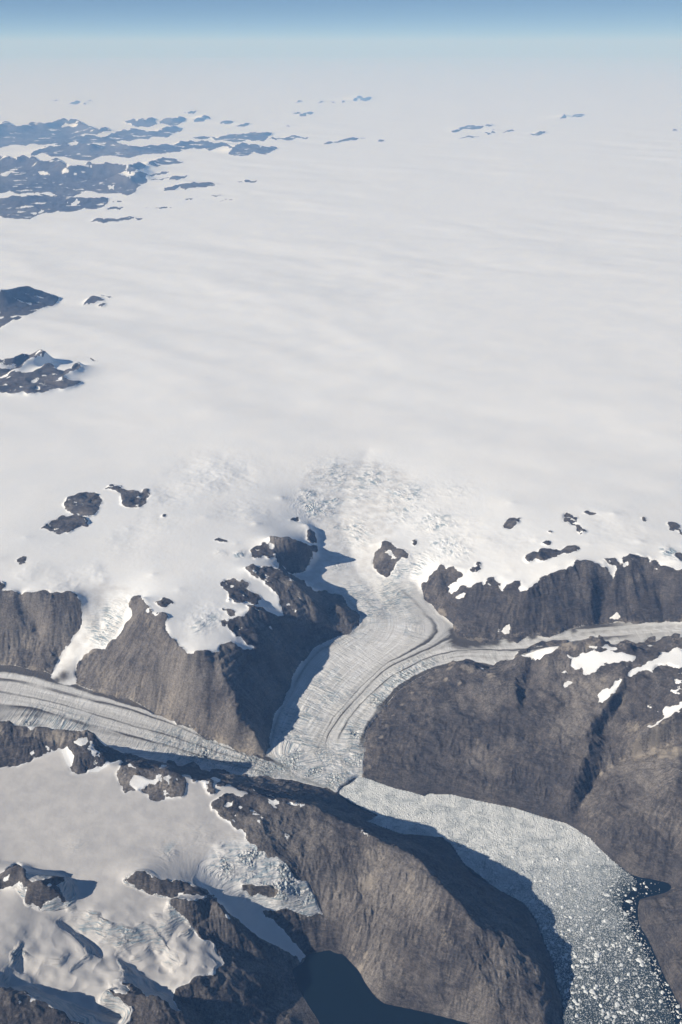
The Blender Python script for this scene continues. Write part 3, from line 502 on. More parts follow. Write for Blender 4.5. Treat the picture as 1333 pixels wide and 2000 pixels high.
def fbm(x, y, lam, oct=4, k=0, gain=.5):
    s = 0; a = 1.
    for o in range(oct):
        s = s + a * perlin(x / lam + 17.3 * o, y / lam - 9.1 * o, k + o); lam /= 2.03; a *= gain
    return s
RK = blur(ROCKM, 2)
# ------------------------------------------------------------------ relief
near = RR[:, 0] < 30
n1 = int(near.sum())
xs, ys = X[:n1], Y[:n1]
rk = blur(ROCKM[:n1], 4)
land = np.clip((Z[:n1] - .01) / .10, 0, 1)
# broad shoulders and hollows of the rock
Z[:n1] += rk * land * (0.060 * fbm(xs, ys, .62, 2, 3) + 0.016 * fbm(xs, ys, .17, 3, 9) + .070 * (.32 - np.abs(fbm(xs + .3 * ys, ys, .95, 2, 13))) + .022 * (.3 - np.abs(fbm(xs, ys, .33, 2, 16))))
# gullies that follow the fall line
ero = np.zeros_like(xs)
sel = (ROCKM[:n1] > .5) & (RR[:n1] < 24)
for o, (lam, amp) in enumerate(((.46, .015), (.21, .011), (.095, .0085), (.045, .0050))):
    zz = blur(Z[:n1], 3 if o < 2 else 1)
    g0 = np.gradient(zz, axis=0) / np.gradient(RR[:n1], axis=0); g1 = np.gradient(zz, axis=1) / (RR[:n1] * DH)
    st, ct = np.sin(th)[None], np.cos(th)[None]
    gxw = g0 * st + g1 * ct; gyw = g0 * ct - g1 * st
    s = np.hypot(gxw, gyw) + 1e-5
    px, py = xs[sel] / lam, ys[sel] / lam
    sx, sy = (-gyw / s)[sel], (gxw / s)[sel]
    ix, iy = np.floor(px).astype(np.int32), np.floor(py).astype(np.int32)
    C = np.zeros(px.shape, np.float32); Wt = C.copy()
    for a in (-1, 0, 1):
        for b in (-1, 0, 1):
            ox = ix + a + .5 + (hsh(ix + a, iy + b, 40 + o) - .5) * .9; oy = iy + b + .5 + (hsh(ix + a, iy + b, 60 + o) - .5) * .9
            ddx, ddy = px - ox, py - oy
            wt = np.exp(-2.2 * (ddx * ddx + ddy * ddy))
            ph = (ddx * sx + ddy * sy) * 6.28 * .9 + hsh(ix + a, iy + b, 80 + o) * 1.5
            C += wt * np.cos(ph); Wt += wt
    C = C / (Wt + .05)
    st_ = np.clip((s[sel] - .12) / .5, 0, 1)
    full = np.zeros_like(xs); full[sel] = C * st_ * np.clip(.75 + 1.3 * fbm(xs[sel], ys[sel], .7, 2, 140 + o), .05, 1.6)
    ero += full * (.5 ** (o * .7))
    Z[:n1] += full * amp * rk * land
Z[:n1] += rk * land * .011 * np.sin(6.283 * (Z[:n1] / .085 + .9 * fbm(xs, ys, .5, 2, 150))) * np.clip(.5 + fbm(xs, ys, .6, 2, 155), 0, 1)
STREAK = np.zeros((M, N), np.float32)
zz = blur(Z[:n1], 4)
g0 = np.gradient(zz, axis=0) / np.gradient(RR[:n1], axis=0); g1 = np.gradient(zz, axis=1) / (RR[:n1] * DH)
gxw = g0 * np.sin(th)[None] + g1 * np.cos(th)[None]; gyw = g0 * np.cos(th)[None] - g1 * np.sin(th)[None]
s = np.hypot(gxw, gyw) + 1e-5
SLP = s
for o, lam in enumerate((.16, .08, .045)):
    px, py = xs[sel] / lam, ys[sel] / lam
    sx, sy = (-gyw / s)[sel], (gxw / s)[sel]
    ix, iy = np.floor(px).astype(np.int32), np.floor(py).astype(np.int32)
    C = np.zeros(px.shape, np.float32); Wt = C.copy()
    for a in (-1, 0, 1):
        for b in (-1, 0, 1):
            ox = ix + a + .5 + (hsh(ix + a, iy + b, 140 + o) - .5) * .9; oy = iy + b + .5 + (hsh(ix + a, iy + b, 160 + o) - .5) * .9
            ddx, ddy = px - ox, py - oy
            wt = np.exp(-1.7 * (ddx * ddx + ddy * ddy))
            C += wt * np.cos((ddx * sx + ddy * sy) * 9.5 + hsh(ix + a, iy + b, 180 + o) * 6.28); Wt += wt
    q = STREAK[:n1]; q[sel] += C / (Wt + .05) * (.9, .7, .6)[o]
print("erosion", round(time.time() - T_START, 1))
Z[:n1] += rk * land * (0.008 * fbm(xs, ys, .16, 5, 21, .55) - 0.004 * np.abs(fbm(xs, ys, .09, 3, 27)))
# far outcrops: rough relief scaled with their distance
RKf = blur(ROCKM[n1:], 1); rf = RR[n1:]
Z[n1:] += RKf * rf * 0.0016 * fbm(X[n1:] / rf * 8, np.log(rf) * 55, .09, 4, 31)
# the head of the main glacier fades into the snow
HEAD = np.clip((1 - np.clip((ys - 16.6 + .9 * fbm(xs, ys, 1.0, 3, 410)) / 4.4, 0, 1)), 0, 1)
_steep = (REG[:n1] == IDS['hanging_glacier']) | (REG[:n1] == IDS['icefall_glacier'])
GMS = blur(GM[:n1] * ~_steep, 5) * HEAD * HEAD * (3 - 2 * HEAD)
# swells of the ice
snow = 1 - np.clip(blur(ROCKM, 6) * 1.5, 0, 1)
_u, _v = X * .84 - Y * .54, X * .54 + Y * .84
GMF = GM.copy(); GMF[:n1] = np.maximum(GMS, blur(GM[:n1] * (HEAD > .2), 14))
Z += snow * (1 - GMF) * np.interp(RR, [8, 20, 35, 60, 400], [.006, .040, .07, .065, .04]).astype(np.float32) * (fbm(_u / 8.0 + .5 * fbm(X, Y, 14., 2, 58), _v / 4.2, 1., 3, 50, .45) * (.35 + 1.5 * np.clip(.5 + fbm(X, Y, 17., 2, 55), 0, 1)) + .45 * fbm(X, Y * .7, 2.4, 2, 52) * np.clip((26 - RR) / 5, 0, 1))
rl = np.interp(RR, [8, 30, 100, 500], [1, 2.2, 7, 30]).astype(np.float32)
Z[n1 // 2:] += (snow * .0035 * np.sqrt(rl))[n1 // 2:] * fbm(np.arctan2(X, Y)[n1 // 2:] * 11 + .5, np.log(RR)[n1 // 2:] * 17, 1., 3, 60)
# lumpy snow of the foreground glacier
sf = ((REG[:n1] == IDS['snowfield'])).astype(np.float32); a = np.asarray(np.interp(RR[:n1], [8.8, 9.9], [1, 0]), np.float32)
Z[:n1] += blur(sf * a * (1 - ROCKM[:n1]), 6) * (.060 * fbm(xs + .5 * ys, ys, .6, 3, 71) - .042 * np.abs(fbm(xs - .4 * ys, ys, .42, 2, 73)))
# ------------------------------------------------------------------ flow fields of the glaciers
FLOW = """
0| 592 970; 600 1000; 617 1028; 622 1045; 622 1075; 630 1100; 650 1140; 665 1168; 704 1203; 702 1222; 670 1241; 628 1259; 612 1268; 582 1304; 560 1352; 536 1396; 526 1440; 520 1476; 560 1499; 600 1523; 655 1545
.5| 800 930; 770 985; 724 1010; 714 1076; 706 1105; 720 1121; 767 1138; 806 1173; 830 1200; 848 1216; 853 1234; 838 1255; 806 1273; 759 1297; 719 1331; 680 1371; 652 1405; 632 1440; 622 1470; 632 1510; 652 1538
.62| 893 1246; 887 1238; 880 1246; 864 1255; 838 1268; 806 1281; 772 1297; 746 1313; 725 1334; 701 1363; 680 1383; 665 1400; 647 1424; 639 1437; 636 1452; 640 1475; 652 1505; 664 1530
.62| 1400 1213; 1333 1216; 1246 1220; 1109 1232; 1036 1242; 983 1248; 930 1250; 893 1246
.8| 1400 1230; 1200 1243; 1030 1270; 943 1270; 890 1272; 859 1279; 827 1288; 798 1305; 767 1321; 733 1347; 696 1384; 676 1410; 655 1450; 666 1485; 682 1522
1| 1400 1252; 1300 1256; 1170 1257; 1050 1272; 1016 1286; 964 1303; 908 1294; 864 1304; 838 1313; 811 1326; 785 1344; 750 1380; 735 1400; 716 1431; 712 1480; 709 1516
.56| 757 1056; 735 1080; 728 1100; 735 1120; 755 1131; 815 1142; 827 1160; 851 1191; 880 1220; 888 1236
2| -60 1300; 0 1303; 97 1320; 150 1338; 200 1355; 290 1384; 370 1420; 440 1457; 505 1476; 522 1479; 560 1501; 600 1525; 640 1541
2.15| -60 1322; 0 1328; 39 1333; 79 1343; 118 1353; 184 1369; 263 1388; 350 1420; 430 1456; 500 1484; 560 1508
2.35| -60 1346; 0 1353; 66 1364; 131 1379; 197 1400; 263 1418; 350 1444; 430 1472; 500 1493
2.6| -60 1372; 0 1377; 66 1384; 131 1403; 180 1418; 250 1437; 330 1458; 420 1486; 500 1503
3| -60 1431; 89 1439; 168 1447; 230 1472; 300 1484; 360 1498; 420 1510; 487 1519; 534 1521; 571 1523; 602 1531; 634 1540
"""
NB = int((math.log(30) - LR0) / H0)
ft = Field(NB, NT)
for ln in FLOW.strip().split('\n'):
    v, s = ln.split('|'); a = px_ring(s, 1, 0); x, y = drape(a); ft.line(x, y, np.full(len(x), float(v)))
TF = blur(ft.solve(start=.5), 1)
T = np.zeros((M, N), np.float32); T[:n1] = bil(TF, GI[:n1], GJ[:n1])
def along(s, x, y):
    """distance along a centre line, for every x y"""
    a = P2(s); cx, cy = drape(a); best = np.full(x.shape, 1e9, np.float32); out = np.zeros(x.shape, np.float32); L = 0.
    for k in range(len(cx) - 1):
        vx, vy = cx[k + 1] - cx[k], cy[k + 1] - cy[k]; l2 = vx * vx + vy * vy; l = math.sqrt(l2)
        u = ((x - cx[k]) * vx + (y - cy[k]) * vy) / l2
        uc = np.clip(u, -.0 if k else -9, 1 if k < len(cx) - 2 else 9)
        d = np.hypot(x - cx[k] - vx * uc, y - cy[k] - vy * uc)
        b = d < best; best[b] = d[b]; out[b] = (L + uc * l)[b]; L += l
    return out
S = np.zeros((M, N), np.float32)
gsel = GM[:n1] > 0
sm = along("700 900; 660 960; 655 1000; 680 1050; 700 1100; 750 1170; 790 1230; 770 1275; 700 1330; 640 1400; 610 1460; 640 1530", xs[gsel], ys[gsel])
st2 = along("1400 1230; 1200 1240; 1050 1260; 950 1272; 860 1280; 790 1310; 730 1362; 690 1420; 680 1500", xs[gsel], ys[gsel])
sl2 = along("-60 1360; 150 1390; 300 1430; 430 1480; 560 1512; 640 1545", xs[gsel], ys[gsel])
tg = T[:n1][gsel]
S[:n1][gsel] = np.where(tg > 1.5, sl2, np.where(tg > .66, st2, sm))
def blobs(s):
    out = np.zeros((n1, N), np.float32)
    for bx, by, rp, a in np.array(pts(s)).reshape(-1, 4):
        wx, wy = drape(np.array([[bx, by]])); d = math.hypot(wx[0], wy[0]); rad = rp * d / FPX
        out = np.maximum(out, a * np.exp(-(((xs - wx[0]) ** 2 + ((ys - wy[0]) * .8) ** 2) / rad ** 2)).astype(np.float32))
    return out
hum = blobs("420 930 90 1; 330 970 60 .8; 480 1000 60 .8; 400 1200 45 1; 130 1140 45 .9; 180 1120 30 .9; 250 1060 60 .5; 60 1120 35 .7; 1000 1060 90 .5; 900 1040 70 .7; 1200 1030 90 .5; 300 1020 60 .5")
Z[:n1] += snow[:n1] * (1 - GMS) * hum * (.060 * fbm(xs, ys * .8, 1.1, 2, 450) + .02 * (.3 - np.abs(fbm(xs, ys, .4, 3, 455))))
crev = blobs("500 1690 50 1.3; 555 1725 45 1.3; 600 1765 30 1.2; 440 1680 35 .7; 205 1225 34 .8; 235 1195 24 .7; 405 1210 32 .4; 730 930 50 .5; 790 965 50 .55; 850 1020 50 .45; 870 1065 40 .5; 900 1080 30 .4; 660 930 60 .45; 780 1110 40 .6; 810 1105 30 .6; 690 1040 50 .45; 660 1200 70 .3; 640 1350 60 .35; 590 1400 50 .45; 560 1440 40 .6; 620 1500 55 1; 690 1480 40 1; 580 1470 50 .7; 560 1500 50 .9; 650 1520 40 1; 620 990 38 .9; 605 970 26 .7; 650 980 30 .5; 700 960 50 .4; 790 1000 50 .35; 850 1080 45 .3; 770 1170 45 .55; 730 1190 40 .6; 700 1160 40 .45; 810 1230 30 .4; 800 1320 30 .8; 740 1370 28 .8; 700 1430 35 .8; 770 1340 26 .8; 660 1100 30 .3; 830 1300 28 .6; 400 1470 60 .8; 480 1490 45 .9; 330 1450 50 .5; 120 1410 28 .7; 60 1405 30 .7; 160 1415 22 .6; 520 1505 40 .9; 480 1680 45 .8; 440 1690 40 .8; 530 1710 45 1; 580 1750 35 1; 600 1775 25 1; 220 1240 30 .5; 190 1240 24 .4; 215 1200 25 .4; 250 1180 14 .4; 390 1220 26 .45; 470 1085 14 .8; 430 1080 14 .3; 390 1640 40 .3; 330 1660 30 .3; 150 1650 25 .2; 1310 1080 20 .7; 890 960 40 .25; 520 1450 10 .2; 1325 1090 12 .8")
_zz = blur(Z[:n1], 3); _sl = np.hypot(np.gradient(_zz, axis=0) / np.gradient(RR[:n1], axis=0), np.gradient(_zz, axis=1) / (RR[:n1] * DH))
crev = np.maximum(crev, np.clip((_sl - .40) / .40, 0, .6) * (REG[:n1] == IDS['snowfield']) * (RR[:n1] < 10.1))
CREV = np.zeros((M, N), np.float32); CREV[:n1] = np.clip(crev * (.8 + .9 * fbm(xs, ys, .3, 3, 420)) + .12 * GMS, 0, 1) * (1 - blur(ROCKM[:n1], 1))
# seracs and crevasses that stand up in the mesh
ser = np.abs(perlin(Z[:n1] * 34 + 1.2 * perlin(xs / .3, ys / .3, 8), (xs + .4 * ys) * 1.6, 83)) * 1.2 + .35 * np.abs(fbm(xs, ys, .055, 2, 81)); ser2 = perlin(S[:n1] / .055 + .9 * perlin(xs / .2, ys / .2, 4), T[:n1] * 6, 5)
Z[:n1] += CREV[:n1] * land.clip(.15, 1) * (.022 * (.35 - ser) + .026 * ser2 * GMS) + np.clip(CREV[:n1] - .55, 0, 1) * (RR[:n1] < 16) * land.clip(.4, 1) * .11 * (.28 - np.abs(fbm(xs, ys, .07, 3, 86)))
# debris: medial and lateral moraines, dirty margins
g1 = GM[:n1]; t = T[:n1]; wob = .010 * fbm(xs, ys, .35, 3, 91)
def band(c, wd, a): return a * np.exp(-((t + wob - c) / wd) ** 2)
dirt = np.zeros_like(t)
Sm = S[:n1]
for c, wd, a in ((.62, .017, 1.1), (.60, .05, .38), (.5, .011, .75), (.8, .012, .85), (.70, .03, .18), (.88, .02, .22), (.035, .02, .35), (.47, .03, .2), (2.15, .022, .75), (2.35, .022, .6), (2.33, .06, .25), (2.6, .022, .7), (2.63, .07, .25), (2.48, .02, .3), (2.78, .015, .3)):
    dirt = np.maximum(dirt, band(c, wd, a))
dirt = dirt * (.75 + .8 * fbm(Sm * 1.2, t * 30, .8, 2, 95)).clip(.2, 1.3)
dirt = np.maximum(dirt, np.where(t > 1.5, 0, np.clip((t + wob * 2 - .945) / .02, 0, 1)) * .95)           # right lateral
dirt = np.maximum(dirt, np.where(t > 1.5, np.clip((2.07 - t + wob * 2) / .03, 0, 1), 0) * .97)            # under the left mountains
corner = blobs("905 1250 30 1.2; 930 1250 26 1.2; 960 1250 20 1.1; 1000 1247 15 1; 1040 1242 12 .9; 1080 1237 10 .8; 888 1235 14 1; 1120 1232 10 .7; 1200 1221 9 .6; 125 1322 16 .7; 112 1330 12 .7; 740 1415 24 .5")
dirt = np.maximum(dirt, corner)
dirt = dirt + .16 * (fbm(Sm * .6, t * 60, .8, 3, 97)) * (t < 9) + .05
DIRT = np.zeros((M, N), np.float32)
hg = (REG[:n1] == IDS['hanging_glacier']) | (REG[:n1] == IDS['icefall_glacier'])
ramp = (blobs("605 1400 150 1; 640 1300 130 1; 790 1280 160 1; 640 1480 90 .7; 1100 1245 160 1; 300 1420 220 1; 0 1370 200 1; 930 1250 130 1; 750 1210 80 1; 480 1500 120 1"))
DIRT[:n1] = np.clip(np.where(hg, corner + .04, dirt) * np.where(hg, g1, np.minimum(g1, GMS * 1.2)) * np.clip(ramp * 1.6, 0, 1), 0, 1)
og = np.where((t > .64) & (t < .78), .5 + .5 * np.cos((S[:n1] + ((t - .71) / .07) ** 2 * .16) * 6.28 / .21), 0) + np.where((t > .82) & (t < .93), .5 + .5 * np.cos((S[:n1] + ((t - .875) / .06) ** 2 * .12) * 6.28 / .19), 0)
front = blobs("640 1505 55 1; 690 1490 38 1; 600 1495 45 1; 655 1465 35 .8; 560 1495 40 .7")
DIRT[:n1] *= 1 - .95 * np.clip(front * 1.3, 0, 1)
DIRT[:n1] = np.clip(DIRT[:n1] + .14 * og * g1 * (t < 1.5) * ((X[:n1] > 1.2)), 0, 1)
# ------------------------------------------------------------------ fine ice/rock colours
TINT = np.zeros((M, N), np.float32)
TINT[:n1] = .5 + .62 * fbm(xs, ys, .9, 6, 110, .66)
for _k, _v in dict(massif_right=-.06, range_right=-.12, ridge_front=.12, spur_front=.28, spur_back=.12, cliff_left=.30, snowfield_rock=.30, snowfield_rock_b=.3, cliff_ridge=-.05, corner_peak=-.1, hill_corner=-.2, slope_rock=.0, corner_mountain=-.15, dome=0., lower_rock=.05).items():
    TINT[:n1][REG[:n1] == IDS[_k]] += _v
TINT[:n1] = blur(TINT[:n1], 3)
TINT[:n1] += -.10 + .34 * blobs('1150 1400 130 1; 1290 1500 110 1; 950 1335 80 .9; 1060 1300 70 .7; 740 1690 70 1; 820 1740 60 .8; 650 1640 50 .6; 1200 1300 80 .6; 60 1230 60 .5; 330 1350 60 .5; 570 1170 40 .6') - .22 * blobs('850 1470 110 1; 950 1540 90 .8; 1230 1650 60 .8; 780 1870 60 .8; 700 1760 40 .7; 1080 1560 60 .7; 420 1380 50 .6')
TINT[n1:] = .5 + .5 * fbm(X[n1:], Y[n1:], 6, 3, 115)
SCREE_OR_DIM = np.zeros((M, N), np.float32)
scr = blobs("1300 1470 45 .9; 1250 1480 25 .8; 1230 1420 26 .7; 1270 1415 16 .6; 1215 1485 10 .9; 1195 1500 7 .9; 1175 1515 6 .9; 1160 1535 6 .8; 1148 1555 6 .8; 1138 1575 6 .7; 1125 1595 7 .6; 830 1330 7 .8; 805 1355 7 .8; 785 1378 7 .8; 768 1400 7 .8; 755 1420 8 .8; 745 1445 8 .7; 845 1325 8 .7; 870 1330 10 .7; 900 1338 10 .7; 935 1350 10 .6; 910 1310 22 .8; 960 1320 20 .7; 975 1335 14 .6; 880 1305 12 .7; 730 1450 14 .4; 720 1500 10 .6; 700 1830 20 .8; 690 1860 14 .8; 715 1870 12 .8; 705 1890 10 .8; 720 1700 60 .6; 760 1730 50 .5; 800 1700 35 .5; 700 1650 35 .4; 850 1780 40 .35; 830 1850 50 .3; 800 1745 25 .5; 870 1830 40 .4; 560 1600 40 .3; 640 1640 30 .3; 430 1580 22 .6; 110 1440 10 .8; 120 1450 10 .7; 260 1520 30 .5; 320 1530 30 .5; 60 1260 40 .45; 100 1200 30 .4; 30 1200 30 .4; 30 1280 30 .35; 270 1330 40 .35; 330 1370 40 .35; 420 1430 40 .4; 480 1455 30 .45; 200 1345 20 .5; 160 1330 12 .6; 580 1170 25 .5; 560 1145 15 .6; 590 1200 25 .4; 1140 1330 25 .5; 1110 1320 20 .5; 1180 1330 14 .5; 1100 1260 20 .4; 1130 1255 20 .4; 920 1235 20 .5; 860 1200 16 .4; 400 1780 20 .4; 440 1820 20 .3; 400 1930 30 .4; 330 1980 30 .3; 1310 1600 40 .2; 1320 1740 20 .5; 1300 1790 20 .3; 1290 1772 10 .4; 300 1230 16 .5; 290 1215 12 .5; 380 1300 25 .3")
TINT[:n1] += .17 * STREAK[:n1] * np.clip(.6 + 1.6 * fbm(xs, ys, .5, 3, 440), 0, 1.5)
SCREE_OR_DIM[:n1] = np.clip(scr * (.75 + 1.1 * fbm(xs, ys, .28, 3, 120)) + np.clip(-ero * .5, 0, 1) * .30 + .22 * np.clip(STREAK[:n1] - .45, 0, 1), 0, 1)
_trim = np.clip(blur(GM[:n1], 40) * 3.2, 0, 1) + .6 * np.clip((.05 - Z[:n1]) / .05, 0, 1) * (RR[:n1] < 14)
SCREE_OR_DIM[:n1] = np.clip(SCREE_OR_DIM[:n1] + .5 * _trim * np.clip(.55 + 1.2 * fbm(xs, ys, .2, 3, 160), 0, 1), 0, 1)
EDGE = np.clip(blur(ROCKM, 2), 0, 1); EDGE[:n1] = .6 * EDGE[:n1] + .4 * blur(ROCKM[:n1], 7) - np.clip((fbm(xs * 1.2 + ys * .5, ys, .34, 5, 460, .6) - .30) * 3.2, 0, .9) * np.clip((Z[:n1] - .72) / .25, 0, 1) * np.clip((.75 - SLP) / .3, 0, 1) * (REG[:n1] != IDS['spur_front']); EDGE[n1:] = np.clip(ROCKM[n1:] * (1.0 - np.clip(2.3 * fbm(th[None] * 55 + 0 * X[n1:], np.log(RR[n1:]) * 110, 1., 4, 430) - .42, 0, .8)), 0, 1)
FLOWM = np.zeros_like(GM); FLOWM[:n1] = np.where(hg, 0, GMS)
SCREE_OR_DIM[:n1] = np.where((ROCKM[:n1] < .5) & ((REG[:n1] == IDS['snowfield']) | (REG[:n1] == IDS['icefall_glacier'])), blur((REG[:n1] == IDS['snowfield']).astype(np.float32) + .55 * (REG[:n1] == IDS['icefall_glacier']), 16), SCREE_OR_DIM[:n1])   # grey old firn on the foreground snowfield, with near-view vignetting painted in
print("attributes", round(time.time() - T_START, 1))
#TERRAIN_END
# ------------------------------------------------------------------ materials
class NT_:
    def __init__(s, name):
        s.m = bpy.data.materials.new(name); s.m.use_nodes = True; s.t = s.m.node_tree; s.t.nodes.clear()
        s.out = s.t.nodes.new("ShaderNodeOutputMaterial")
    def n(s, kind, **kw):
        o = s.t.nodes.new("ShaderNode" + kind)
        for k, v in kw.items():
            if k[0] == 'i' and k[1:].isdigit(): s.set(o.inputs[int(k[1:])], v)
            elif k in o.inputs: s.set(o.inputs[k], v)
            else: setattr(o, k, v)
        return o
    def set(s, inp, v):
        if isinstance(v, bpy.types.NodeSocket): s.t.links.new(v, inp)
        else: inp.default_value = v
    def math(s, op, a, b=0.0, c=0.0, clamp=False):
        o = s.t.nodes.new("ShaderNodeMath"); o.operation = op; o.use_clamp = clamp
        s.set(o.inputs[0], a); s.set(o.inputs[1], b); s.set(o.inputs[2], c); return o.outputs[0]
    def mix(s, f, a, b):
        o = s.t.nodes.new("ShaderNodeMix"); o.data_type = 'RGBA'
        s.set(o.inputs[0], f); s.set(o.inputs[6], a); s.set(o.inputs[7], b); return o.outputs[2]
    def step(s, x, lo, hi, a=0.0, b=1.0):
        o = s.t.nodes.new("ShaderNodeMapRange"); o.interpolation_type = 'SMOOTHSTEP'
        s.set(o.inputs[0], x); o.inputs[1].default_value = lo; o.inputs[2].default_value = hi; o.inputs[3].default_value = a; o.inputs[4].default_value = b
        return o.outputs[0]
    def noise(s, vec, scale, detail=3, rough=.55, dist=0.0):
        o = s.t.nodes.new("ShaderNodeTexNoise"); s.set(o.inputs['Vector'], vec); o.inputs['Scale'].default_value = scale
        o.inputs['Detail'].default_value = detail; o.inputs['Roughness'].default_value = rough; o.inputs['Distortion'].default_value = dist
        return o.outputs['Fac']
def col(r, g, b): return (r, g, b, 1)
def terrain_material():
    k = NT_("terrain_rock_and_ice"); t = k.t
    A = k.n("Attribute", attribute_name="A"); B = k.n("Attribute", attribute_name="B")
    sa = k.n("SeparateColor", i0=A.outputs[0]); sb = k.n("SeparateColor", i0=B.outputs[0])
    rock, ice, crev, dirt = sa.outputs[0], sa.outputs[1], sa.outputs[2], A.outputs[3]
    scree_or_dim, tint, gt, gs = sb.outputs[0], sb.outputs[1], sb.outputs[2], B.outputs[3]
    geo = k.n("NewGeometry"); pos = geo.outputs['Position']
    cs = k.n("Combine" + "XYZ", i0=k.math('MULTIPLY', gt, 15), i1=k.math('MULTIPLY', gs, 10), i2=0.0).outputs[0]
    def sc(v, a, b, c): return k.n("VectorMath", operation='MULTIPLY', i0=v, i1=(a, b, c)).outputs[0]
    # rock colour
    nb = k.noise(pos, .55, 5, .62); nf = k.noise(pos, 3.0, 4, .65); nff = k.noise(sc(pos, 1, 1, 2.2), 7.0, 4, .7)
    strat = k.noise(sc(pos, .5, .5, 5.0), 1.6, 4, .65, .6)
    c = k.mix(k.step(nb, .36, .64), col(.044, .042, .048), col(.090, .082, .082))
    c = k.mix(k.math('MULTIPLY', k.step(strat, .44, .66), .7), c, col(.132, .122, .119))
    c = k.mix(k.math('MULTIPLY', k.step(tint, .25, 1.05), .85), c, col(.208, .193, .184))
    c = k.mix(k.math('MULTIPLY', k.step(tint, .40, -.10), .45), c, col(.055, .054, .062))
    v = k.math('MULTIPLY_ADD', k.math('SUBTRACT', nff, .5), 2.2, k.math('MULTIPLY_ADD', k.math('SUBTRACT', nf, .5), 1.9, 1.0))
    v = k.math('MAXIMUM', v, .35)
    vm = k.n("VectorMath", operation='SCALE', i0=c, i3=v)
    c = vm.outputs[0]
    sfac = k.math('MULTIPLY', scree_or_dim, k.step(k.math('MULTIPLY_ADD', k.math('SUBTRACT', nf, .5), 1.0, scree_or_dim), .28, .6))
    c = k.mix(k.math('MULTIPLY', sfac, .9), c, col(.34, .305, .265))
    rockcol = c
    # ice and snow colour
    soft = k.noise(pos, .12, 4, .55)
    ci = k.mix(k.step(soft, .35, .65), col(.83, .86, .905), col(.87, .89, .92))
    ci = k.mix(scree_or_dim, ci, k.mix(k.step(k.noise(pos, .5, 5, .6), .3, .7), col(.50, .50, .515), col(.60, .595, .60)))  # foreground snow: firn grey, plus vignette darkening put into the colour
    streak = k.noise(sc(cs, 1.5, .12, 0), 1.0, 5, .62)
    bare = k.mix(k.step(streak, .35, .68), col(.58, .59, .60), col(.76, .77, .785))
    ci = k.mix(k.math('MULTIPLY', ice, k.step(dirt, .0, .10)), ci, bare)
    # crevasse fields
    cvn = k.noise(sc(cs, .7, 2.4, 0), 1.0, 4, .65, 1.3)
    cvw = k.noise(sc(pos, .55, .55, 7.0), 1.0, 3, .62, .35)
    vor = k.n("TexVoronoi", feature='F1', i0=pos, Scale=2.6); vord = vor.outputs['Distance']
    cva = k.n("Mix", i0=ice, i2=cvw, i3=cvn).outputs[0]
    crack = k.step(cva, .50, .40)
    crack = k.math('MULTIPLY', crack, k.step(crev, .06, .5))
    ci = k.mix(k.math('MULTIPLY', crack, .75), ci, col(.22, .32, .40))
    ci = k.mix(k.math('MULTIPLY', k.step(vord, .42, .75), k.math('MULTIPLY', k.step(crev, .6, 1.0), .4)), ci, col(.38, .56, .64))
    dn = k.noise(pos, 2.4, 4, .7)
    dfac = k.step(k.math('MULTIPLY_ADD', k.math('SUBTRACT', dn, .5), .30, dirt), .08, .8)
    ci = k.mix(dfac, ci, col(.095, .088, .085))
    # rock / snow boundary
    rn = k.math('MULTIPLY_ADD', k.math('SUBTRACT', k.noise(pos, 2.2, 6, .7), .5), 1.5, rock)
    rfac = k.step(rn, .44, .56)
    base = k.mix(rfac, ci, rockcol)
    # bumps
    hrock = k.math('MULTIPLY_ADD', nff, .14, k.math('MULTIPLY_ADD', nf, .22, k.math('MULTIPLY', strat, .45)))
    hice = k.math('MULTIPLY', k.math('ADD', cva, k.math('MULTIPLY', k.math('MULTIPLY', vord, k.step(crev, .55, .95)), -.5)), k.math('MULTIPLY_ADD', crev, 2.6, .10))
    hice = k.math('ADD', hice, k.math('MULTIPLY', k.noise(pos, 1.3, 4, .6), .10))
    h = k.n("Mix", i0=rfac, i2=hice, i3=hrock).outputs[0]
    bump = k.n("Bump", Strength=1.0, Distance=.30, Height=h)
    p = k.n("BsdfPrincipled", Roughness=k.n("Mix", i0=rfac, i2=.75, i3=.95).outputs[0], Normal=bump.outputs[0])
    k.set(p.inputs['Base Color'], base); p.inputs['Specular IOR Level'].default_value = .15
    k.set(k.out.inputs[0], p.outputs[0])
    return k.m
TERRAIN = terrain_material()
def largest_piece(i):
    ii, jj = np.nonzero(REG == i)
    if not len(ii): return
    a0, b0 = ii.min(), jj.min(); m = np.zeros((ii.max() - a0 + 2, jj.max() - b0 + 2), bool); m[ii - a0, jj - b0] = True
    lab = np.where(m, np.arange(m.size).reshape(m.shape) + 1, 0)
    while True:
        n = lab.copy()
        n[1:] = np.maximum(n[1:], lab[:-1]); n[:-1] = np.maximum(n[:-1], lab[1:]); n[:, 1:] = np.maximum(n[:, 1:], lab[:, :-1]); n[:, :-1] = np.maximum(n[:, :-1], lab[:, 1:])
        n[~m] = 0
        if (n == lab).all(): break
        lab = n
    v, c = np.unique(lab[lab > 0], return_counts=True); bad = m & (lab != v[c.argmax()])
    bi, bj = np.nonzero(bad); REG[bi + a0, bj + b0] = 0
for _k in list(NUNATAK) + list(FAR) + ['dome', 'dome_knob', 'dome_side', 'shade_rock', 'shade_rock_b', 'shade_rock_c', 'snowfield_rock', 'snowfield_rock_b', 'icefall_rock', 'corner_peak', 'hump']: largest_piece(IDS[_k])
def link(name, me, kind=None, label=None, cat=None, group=None):
    o = bpy.data.objects.new(name, me); scene.collection.objects.link(o)
    if kind: o['kind'] = kind
    if label: o['label'] = label
    if cat: o['category'] = cat
    if group: o['group'] = group
    return o
